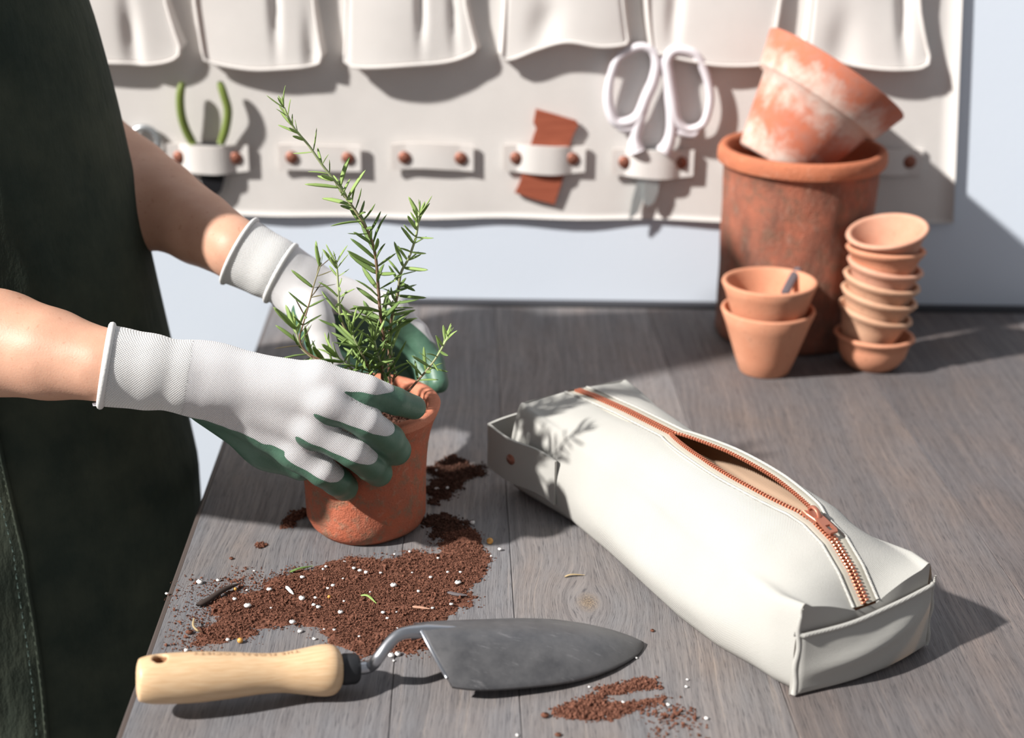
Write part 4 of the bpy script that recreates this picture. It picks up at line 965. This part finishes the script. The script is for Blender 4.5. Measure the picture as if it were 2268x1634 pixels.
for (px, py, r_, lab, zo) in ((521, 1306, 4, 'orange fertilizer bead beside the dark twig', .0012), (729, 1323, 4, 'orange fertilizer bead in the middle of the soil spill', .0026), (532, 1422, 6.5, 'amber fertilizer bead just behind the trowel handle', .0005), (1085, 1203, 7.5, 'amber fertilizer bead in the shade at the right end of the soil', .0005)):
    p = G(px, py, zo); R = r_/F*depth_of(p)
    V, Fc = lathe_geo([(R*sin(t), R-R*cos(t)) for t in np.linspace(.05, pi-.05, 9)], 14, (p[0], p[1], max(0, zo-.0006)))
    tag(mesh('fertilizer_bead', *close_ends(V, Fc, 14, 9), M_bead), lab, 'bead', 'fertilizer beads')
def sliver(name, pts, r, mat, label, cat, z=.0025, flat=(1, .5)):
    P = catmull([G(a, b, z+dz) for a, b, dz in pts], 14); n = len(P); tv, tf = tube_geo(P, r*np.interp(np.linspace(0, 1, n), [0, .12, .7, 1], [.35, 1, .9, .25]), 7, flat=flat); tv[:, 2] = np.maximum(tv[:, 2], .0002)
    return tag(mesh(name, tv, tf, mat), label, cat)
sliver('bark_twig', [(435, 1340, 0), (462, 1328, .001), (495, 1306, .0015), (533, 1291, .001)], .0023, M_bark, 'dark curved bark twig on the left of the soil spill', 'twig', .002, (1, .8))
sliver('bark_flake', [(991, 1311, 0), (1012, 1316, 0), (1035, 1318, 0)], .0018, M_slate, 'grey bark flake at the right of the soil spill', 'bark')
sliver('wood_chip', [(913, 1343, 0), (932, 1345, 0), (952, 1348, 0)], .0014, M_chip, 'pale pink wood chip in the soil spill', 'wood chip')
sliver('white_splinter', [(634, 1298, 0), (642, 1307, .0004), (650, 1316, 0)], .0014, M_perl, 'white splinter lying in the middle of the soil', 'splinter')
sliver('fallen_leaf', [(799, 1318, 0), (815, 1319, .001), (834, 1336, 0)], .0011, M_leafy, 'pale green rosemary leaf fallen on the soil', 'leaf')
sliver('fallen_sprig', [(641, 1267, 0), (662, 1259, .0012), (694, 1253, 0)], .0012, M_leaf, 'fallen rosemary sprig at the back edge of the soil', 'sprig', .0015)
sliver('dry_curl', [(430, 1368, .001), (428, 1385, .003), (438, 1396, .003), (446, 1398, .0005)], .0008, M_dry, 'curled dry stalk near the left table edge', 'stalk')
sliver('dry_leaf', [(1250, 1277, 0), (1266, 1272, .001), (1295, 1273, 0)], .0009, M_dry, 'dry curled leaf on the bare table before the case', 'leaf', .0006)
for (px, py, r_, lab) in ((1208, 1585, 8, 'larger soil clod left of the small soil patch'), (1236, 1627, 7, 'soil clod at the bottom edge of the table'), (512, 1236, 4.5, 'lone soil clod on the bare wood left of the spill'), (1445, 1396, 5, 'brown crumb beside the trowel tip'), (1006, 1010, 8, 'dark round clod behind the rosemary pot'), (420, 1400, 7, 'brown clod at the left fringe of the soil')):
    tag(pebble('soil_clod', px, py, r_, M_soil, 900+int(px), .0008, .6), lab, 'clod')

# ================================================================== PERSON: body, apron, gloves
n_arm = [J(-400, 690, .980, 130), J(-180, 728, .964, 128), J(0, 760, .944, 118), J(110, 784, .929, 102), J(232, 809, .915, 80), J(340, 824, .919, 62), J(445, 840, .925, 46)]
f_arm = [J(150, 300, 1.235, 100), J(285, 402, 1.185, 100), J(350, 446, 1.16, 94), J(440, 504, 1.125, 82), J(528, 555, 1.088, 68), J(600, 592, 1.082, 48), J(640, 616, 1.082, 38)]
sh_n = (np.array([-0.62, 1.06, 0.41]), .050); sh_f = (np.array([-0.47, 1.21, 0.39]), .045)
APY = 1.118
ap_sil = np.array([D(a, b, APY)[[0, 2]] for a, b in [(150, -160), (178, -60), (195, 0), (215, 60), (240, 150), (265, 250), (300, 400), (330, 540), (370, 720), (400, 850), (445, 1050)]])[::-1]-np.array([.004, 0])
def ap_x(z): return np.where(z < ap_sil[0, 1], ap_sil[0, 0]-0.000, np.interp(z, ap_sil[:, 1], ap_sil[:, 0]))
YC = 1.118
def ap_dim(z):
    q = np.clip((0.42-z)/0.9, 0, 1); k = np.clip((z-.37)/.21, 0, 1); return (.125+.055*q)*(1-.35*k), (.112+.065*q)*(1-.5*k)
def body_f(P):
    d = np.full(len(P), 1e3)
    for chain in (n_arm, f_arm):
        for (a, ra), (b, rb) in zip(chain[:-1], chain[1:]): d = smin(d, cone(P, a, ra, b, rb), .004)
    d = smin(d, cone(P, n_arm[0][0], n_arm[0][1], *sh_n), .02); d = smin(d, cone(P, f_arm[0][0], f_arm[0][1], *sh_f), .02)
    rx, ry = ap_dim(P[:, 2]); xr = ap_x(P[:, 2]); rx = rx-.014; ry = ry-.014
    q = np.sqrt(((P[:, 0]-(xr-.014-rx))/rx)**2+((P[:, 1]-YC)/ry)**2); tor = (q-1)*.11
    tor = np.maximum(tor, np.maximum(P[:, 2]-.575, -.80-P[:, 2]))
    return smin(d, tor, .03)
V, Q = surface_nets(body_f, (-.76, .80, -.84), (-.11, 1.48, .62), .0052); V = smooth_mesh(V, Q, 2, .5)
person = mesh('person', V, Q, M_skin, base=(-.42, YC, -.9))
tag(person, 'person in a dark green apron and white-green gloves potting a plant', 'person')
# apron ----------------------------------------------------------------
nA, zs = 150, np.concatenate([np.linspace(-.84, -.10, 46), np.linspace(-.09, .57, 76)]); nap = SNoise(91, 55, 10); nap2 = SNoise(92, 130, 10)
def apron_pt(z, t, off=0.0):
    rx, ry = ap_dim(z); xr = float(ap_x(z)); c = np.array([xr-rx, YC]); dx, dy = cos(t), sin(t)
    p = np.array([c[0]+rx*dx, c[1]+ry*dy, z])
    front = max(0, dx)**3
    f = (.0050*nap((p[0], p[1], z*.22))+.0018*nap2((p[0], p[1], z*.5)))*(1-front*.93)+off
    return p+np.array([dx, dy, 0])*f
V = np.array([apron_pt(z, 2*pi*k/nA) for z in zs for k in range(nA)])
apr = mesh('apron', V, grid_faces(len(zs), nA, closed_v=True), M_apron, person)
def on_apron(px, py):
    d = ray(px, py); best = None
    for t in np.arange(.80, 1.25, .002):
        p = CAMP+d*t; rx, ry = ap_dim(p[2]); xr = float(ap_x(p[2])); q = ((p[0]-(xr-rx))/rx)**2+((p[1]-YC)/ry)**2
        if q <= 1.0:
            a = math.atan2((p[1]-YC)/ry, (p[0]-(xr-rx))/rx); return p[2], a
    return None
seam = [on_apron(a, b) for a, b in [(-30, 880), (-8, 960), (12, 1050), (35, 1150), (58, 1270), (78, 1400), (93, 1520), (102, 1634), (108, 1760)]]
seam = catmull([s_ for s_ in seam if s_], 50)
P = [apron_pt(z, a, .0025) for z, a in seam]; tv, tf = tube_geo(P, .0030, 8, flat=(1, .6)); mesh('seam', tv, tf, M_apron, apr)
V = []; m_ = 50                                         # overlapping side panel left of the seam
for (z, a) in seam:
    for j in range(14): V.append(apron_pt(z, a-.0-j*.075, .0032+.0022*sin(j*1.3+z*30)*min(1, j/3)))
mesh('side_panel', V, grid_faces(len(seam), 14), M_apron, apr)
parts = []
for i in range(0, 49): 
    a_, b_ = apron_pt(seam[i][0], seam[i][1]-.045, .0052), apron_pt(seam[i][0]*.45+seam[i+1][0]*.55, seam[i][1]*.45+seam[i+1][1]*.55-.045, .0052)
    parts.append(tube_geo([a_, b_], .0005, 5))
tv, tf = join(parts); o = mesh('stitching', tv, tf, M_stitch, apr); o['kind'] = 'stuff'

# gloves ----------------------------------------------------------------
def ring_tube(c, axis, r, rt, n=40, sq=(1, 1)):
    x, y, a = frame_from(axis); P = [c+r*(sq[0]*cos(t)*x+sq[1]*sin(t)*y) for t in np.linspace(0, 2*pi, n+1)[:-1]]; return tube_geo(np.array(P), rt, 9, closed=True)
def build_glove(arm_chain, palm, fingers, cuff_c, cuff_axis, coat_fn, h, e1, e2, wrist_u, label, wr_seed, extra_rolls=()):
    fingers = [[J(*q) for q in f] for f in fingers]
    nz1, nz2 = SNoise(wr_seed, 260), SNoise(wr_seed+1, 120)
    def fld(P, parts=False):
        dp = np.full(len(P), 1e3)
        for (a, ra), (b, rb) in zip(arm_chain[:-1], arm_chain[1:]): dp = smin(dp, cone(P, a, ra, b, rb), .003)
        for (a, ra, b, rb) in palm: dp = smin(dp, cone(P, a, ra, b, rb), .013)
        fs = []
        for f in fingers:
            d = np.full(len(P), 1e3)
            for (a, ra), (b, rb) in zip(f[:-1], f[1:]): d = smin(d, cone(P, a, ra, b, rb), .002)
            fs.append(d)
        if parts: return dp, fs
        d = dp; ff = np.full(len(P), 1e3)
        for f_ in fs: ff = smin(ff, f_, .0028)
        d = smin(dp, ff, .009)
        d = d+.00055*nz2(P)+.00022*nz1(P)
        return np.maximum(d, -((P-cuff_c)@cuff_axis))
    pts = np.array([p for p, _ in arm_chain]+[p for f in fingers for p, _ in f]+[q for pr in palm for q in (pr[0], pr[2])])
    lo, hi = pts.min(0)-.032, pts.max(0)+.032
    V, Q = surface_nets(fld, lo, hi, h); V = smooth_mesh(V, Q, 2, .45)
    dp, fs = fld(V, True); cm = coat_fn(V, dp, fs, fingers)
    fq = cm[Q].mean(1) > .5
    for _ in range(2):                                     # even out the dipped edge
        E_ = np.vstack([np.c_[Q[:, i], Q[:, (i+1) % 4]] for i in range(4)]); fid = np.tile(fq, 4); E_ = np.sort(E_, 1)
        key = E_[:, 0].astype(np.int64)*len(V)+E_[:, 1]; order = np.argsort(key); k_, f_ = key[order], fid[order]
        same = (k_[1:] == k_[:-1]) & (f_[1:] != f_[:-1]); be = k_[1:][same]; be = np.c_[be//len(V), be % len(V)]; be = np.vstack([be, be[:, ::-1]])
        for _i in range(6):
            S_a = np.zeros_like(V); np.add.at(S_a, be[:, 0], V[be[:, 1]]); cnt = np.bincount(be[:, 0], minlength=len(V)); mm = cnt > 1
            V[mm] = V[mm]*.4+.6*S_a[mm]/cnt[mm][:, None]
    uv = np.c_[V@e1, V@e2]
    u = (V-cuff_c)@cuff_axis; cuffm = (~fq) & (u[Q].mean(1) < wrist_u); km = (~fq) & ~cuffm
    kv, kq, kuv = submesh(V, Q, km, uv); g = mesh('glove', kv, kq, M_knit, person, uv=kuv); tag(g, label)
    cv, cq, cuv = submesh(V, Q, fq, uv); tag(mesh('palm_coating', cv, cq, M_coat, g, uv=cuv), 'dark green rubbery coating')
    wv, wq, wuv = submesh(V, Q, cuffm, uv)
    if len(wq): mesh('cuff', wv, wq, M_cuff, g, uv=wuv)
    return g, fld
def seg_coord(V, f):
    """fractional position along finger chain, offset from bone, local radius"""
    best = np.full(len(V), 1e9); s = np.zeros(len(V)); off = np.zeros_like(V); rad = np.ones(len(V)); ax = np.zeros_like(V)
    for i, ((a, ra), (b, rb)) in enumerate(zip(f[:-1], f[1:])):
        ab = b-a; t_ = ((V-a)@ab)/(ab@ab); t = np.clip(t_, 0, 1); o_ = V-a-t[:, None]*ab; d = np.linalg.norm(o_, axis=1); m = d < best
        tt = np.where((i == len(f)-2), np.clip(t_, 0, 1.6), t)
        best[m] = d[m]; s[m] = (i+tt)[m]; off[m] = o_[m]; rad[m] = (ra+(rb-ra)*t)[m]; ax[m] = norm(ab)
    return s, off, rad, ax
CAMV = norm(np.array([0.09, -0.93, 0.36]))     # from the hands towards the open side of the table
# right hand, nearest: back of the hand seen, fingers wrapped round the pot
palm_n = []
for (a, b) in (((470, 812, .930, 45), (705, 838, .925, 35)), ((475, 832, .925, 47), (722, 888, .918, 37)), ((472, 862, .926, 48), (690, 945, .921, 36)), ((468, 885, .932, 46), (655, 998, .928, 34)), ((455, 892, .945, 46), (590, 985, .950, 46)), ((590, 985, .950, 46), (668, 1030, .945, 36)), ((500, 822, .950, 44), (600, 838, .975, 34)), ((430, 842, .925, 64), (480, 846, .928, 62))):
    pa, ra = J(*a); pb, rb = J(*b); palm_n.append((pa, ra, pb, rb))
fing_n = [
 [(708, 838, .925, 36), (812, 866, .928, 35), (876, 889, .938, 31), (916, 903, .948, 27)],
 [(724, 890, .917, 37), (812, 936, .921, 36), (862, 974, .933, 37), (876, 996, .940, 36)],
 [(690, 948, .919, 35), (782, 1002, .920, 34), (822, 1032, .932, 33), (838, 1046, .940, 31)],
 [(655, 1003, .927, 33), (714, 1044, .926, 34), (748, 1066, .934, 33), (763, 1079, .940, 32)],
 [(585, 828, .965, 34), (612, 846, .995, 31), (622, 852, 1.022, 27)]]
b0, b1 = D(402, 898, .925), D(708, 1016, .925); pl_n = norm(np.cross(b1-b0, (0, 1, 0))); pl_n = pl_n if pl_n[2] > 0 else -pl_n
def coat_near(V, dp, fs, fingers):
    m = np.zeros(len(V), bool); dfs = np.stack(fs); fi = dfs.argmin(0); isf = dfs.min(0) < dp+.0015
    wig = .0009*np.sin(V[:, 0]*260)+.0006*np.sin(V[:, 0]*610)
    pal = (((V-b0)@pl_n+wig) < 0) & (V[:, 0] > b0[0]-.004)
    pal |= (V[:, 1] > .953) & (V[:, 0] > b0[0]+.012)
    m |= pal
    for k in range(5):
        s, off, rad, ax = seg_coord(V, fingers[k]); up = np.cross(CAMV, ax); sg = np.sign(up[:, 2]+1e-9); up = up*sg[:, None]; up /= np.linalg.norm(up, axis=1)[:, None]+1e-9
        wts = (.30, .85) if k == 0 else (.50, .80)
        dn = wts[0]*CAMV+wts[1]*up; val = (off*dn).sum(1)/rad
        thr = np.interp(s, [0, .5, 1.0, 1.4, 1.66, 1.85], [-.30, -.12, .10, .40, .75, 1.5]) if k else np.interp(s, [0, .5, 1.0, 1.35, 1.65, 1.85], [-.20, .05, .25, .48, .80, 1.5])
        if k == 3: thr = np.interp(s, [0, .5, 1.0, 1.4, 1.66, 1.85], [.02, .04, .14, .40, .75, 1.5])
        m = np.where(isf & (fi == k), val < thr+.03*np.sin(V[:, 0]*500), m)
        if k == 4: m = np.where(isf & (fi == 4), s > .3, m)
    return m
cn = n_arm[4][0]; can = norm(n_arm[6][0]-n_arm[4][0])
gn = [J(228, 808, .9145, 91), J(330, 822, .919, 83), J(400, 832, .922, 74), J(445, 842, .925, 69)]
e1 = norm(D(722, 890, .92)-D(440, 842, .925)); e2 = norm(np.cross(e1, CAMV))
g1, f1 = build_glove(gn, palm_n, fing_n, cn, can, coat_near, .00135, e1, e2, .052, 'right glove, white knit with dark green dipped palm', 301)
x_, y_, _a = frame_from(can); tv, tf = ring_tube(cn+can*.001, can, gn[0][1]-.0002, .0024, 48); mesh('cuff_hem', tv, tf, M_hem, g1)
P = D(218, 896, .905); tv, tf = prism_geo([D(a, b, .905) for a, b in [(204, 893), (222, 890), (224, 899), (206, 899)]], (0, .0008, 0)); mesh('care_label', tv, tf, M_label, g1, smooth=False)

# left hand, far side of the pot
palm_f = []
for (a, b) in (((650, 612, 1.082, 48), (868, 690, 1.078, 32)), ((655, 630, 1.090, 48), (880, 735, 1.090, 32)), ((655, 650, 1.098, 42), (868, 785, 1.100, 30)), ((650, 660, 1.100, 38), (840, 815, 1.104, 28)), ((660, 660, 1.070, 44), (700, 712, 1.050, 38))):
    pa, ra = J(*a); pb, rb = J(*b); palm_f.append((pa, ra, pb, rb))
fing_f = [
 [(868, 690, 1.078, 32), (922, 738, 1.078, 29), (958, 800, 1.068, 26), (972, 848, 1.056, 23)],
 [(880, 735, 1.090, 31), (920, 785, 1.088, 29), (945, 840, 1.074, 26), (948, 882, 1.064, 24)],
 [(868, 785, 1.098, 30), (900, 830, 1.092, 28), (910, 880, 1.076, 26), (905, 915, 1.066, 24)],
 [(840, 815, 1.102, 27), (862, 862, 1.094, 26), (866, 905, 1.080, 24), (860, 935, 1.070, 22)],
 [(690, 690, 1.055, 38), (712, 760, 1.040, 34), (735, 815, 1.030, 30), (752, 850, 1.026, 26)]]
def coat_far(V, dp, fs, fingers):
    m = np.zeros(len(V), bool); dfs = np.stack(fs); fi = dfs.argmin(0); isf = dfs.min(0) < dp+.0015
    a0, a1 = D(612, 664, 1.075), D(905, 700, 1.075); nn = norm(np.cross(a1-a0, (0, 1, 0))); nn = nn if nn[2] > 0 else -nn
    m |= (((V-a0)@nn) < -.004) & (V[:, 0] > D(628, 680, 1.07)[0])
    for k in range(5):
        s, off, rad, ax = seg_coord(V, fingers[k])
        if k == 4: dn = norm(np.array([.85, -.35, .35])); thr = np.interp(s, [0, 1, 1.8, 2.2], [-.35, -.25, .1, 1.5])
        else: dn = norm(np.array([.62, .25, .74])); thr = np.interp(s, [0, 1, 1.5, 1.9], [.25, .45, .75, 1.5])
        m = np.where(isf & (fi == k), (off@dn)/rad < thr, m)
    return m
cf = f_arm[4][0]; caf = norm(f_arm[6][0]-f_arm[4][0])
gf = [J(528, 555, 1.088, 79), J(600, 592, 1.082, 70), J(648, 622, 1.082, 60)]
e1f = caf; e2f = norm(np.cross(e1f, CAMV))
g2, f2 = build_glove(gf, palm_f, fing_f, cf, caf, coat_far, .0016, e1f, e2f, .034, 'left glove, white knit with green palm, behind the rosemary', 321)
tv, tf = ring_tube(cf+caf*.001, caf, gf[0][1]+.0002, .0016, 44); mesh('cuff_hem', tv, tf, M_hem, g2)
c2, r2 = J(622, 605, 1.0815, 69); tv, tf = ring_tube(c2, caf, r2+.0002, .0020, 44); mesh('cuff_fold', tv, tf, M_hem, g2)
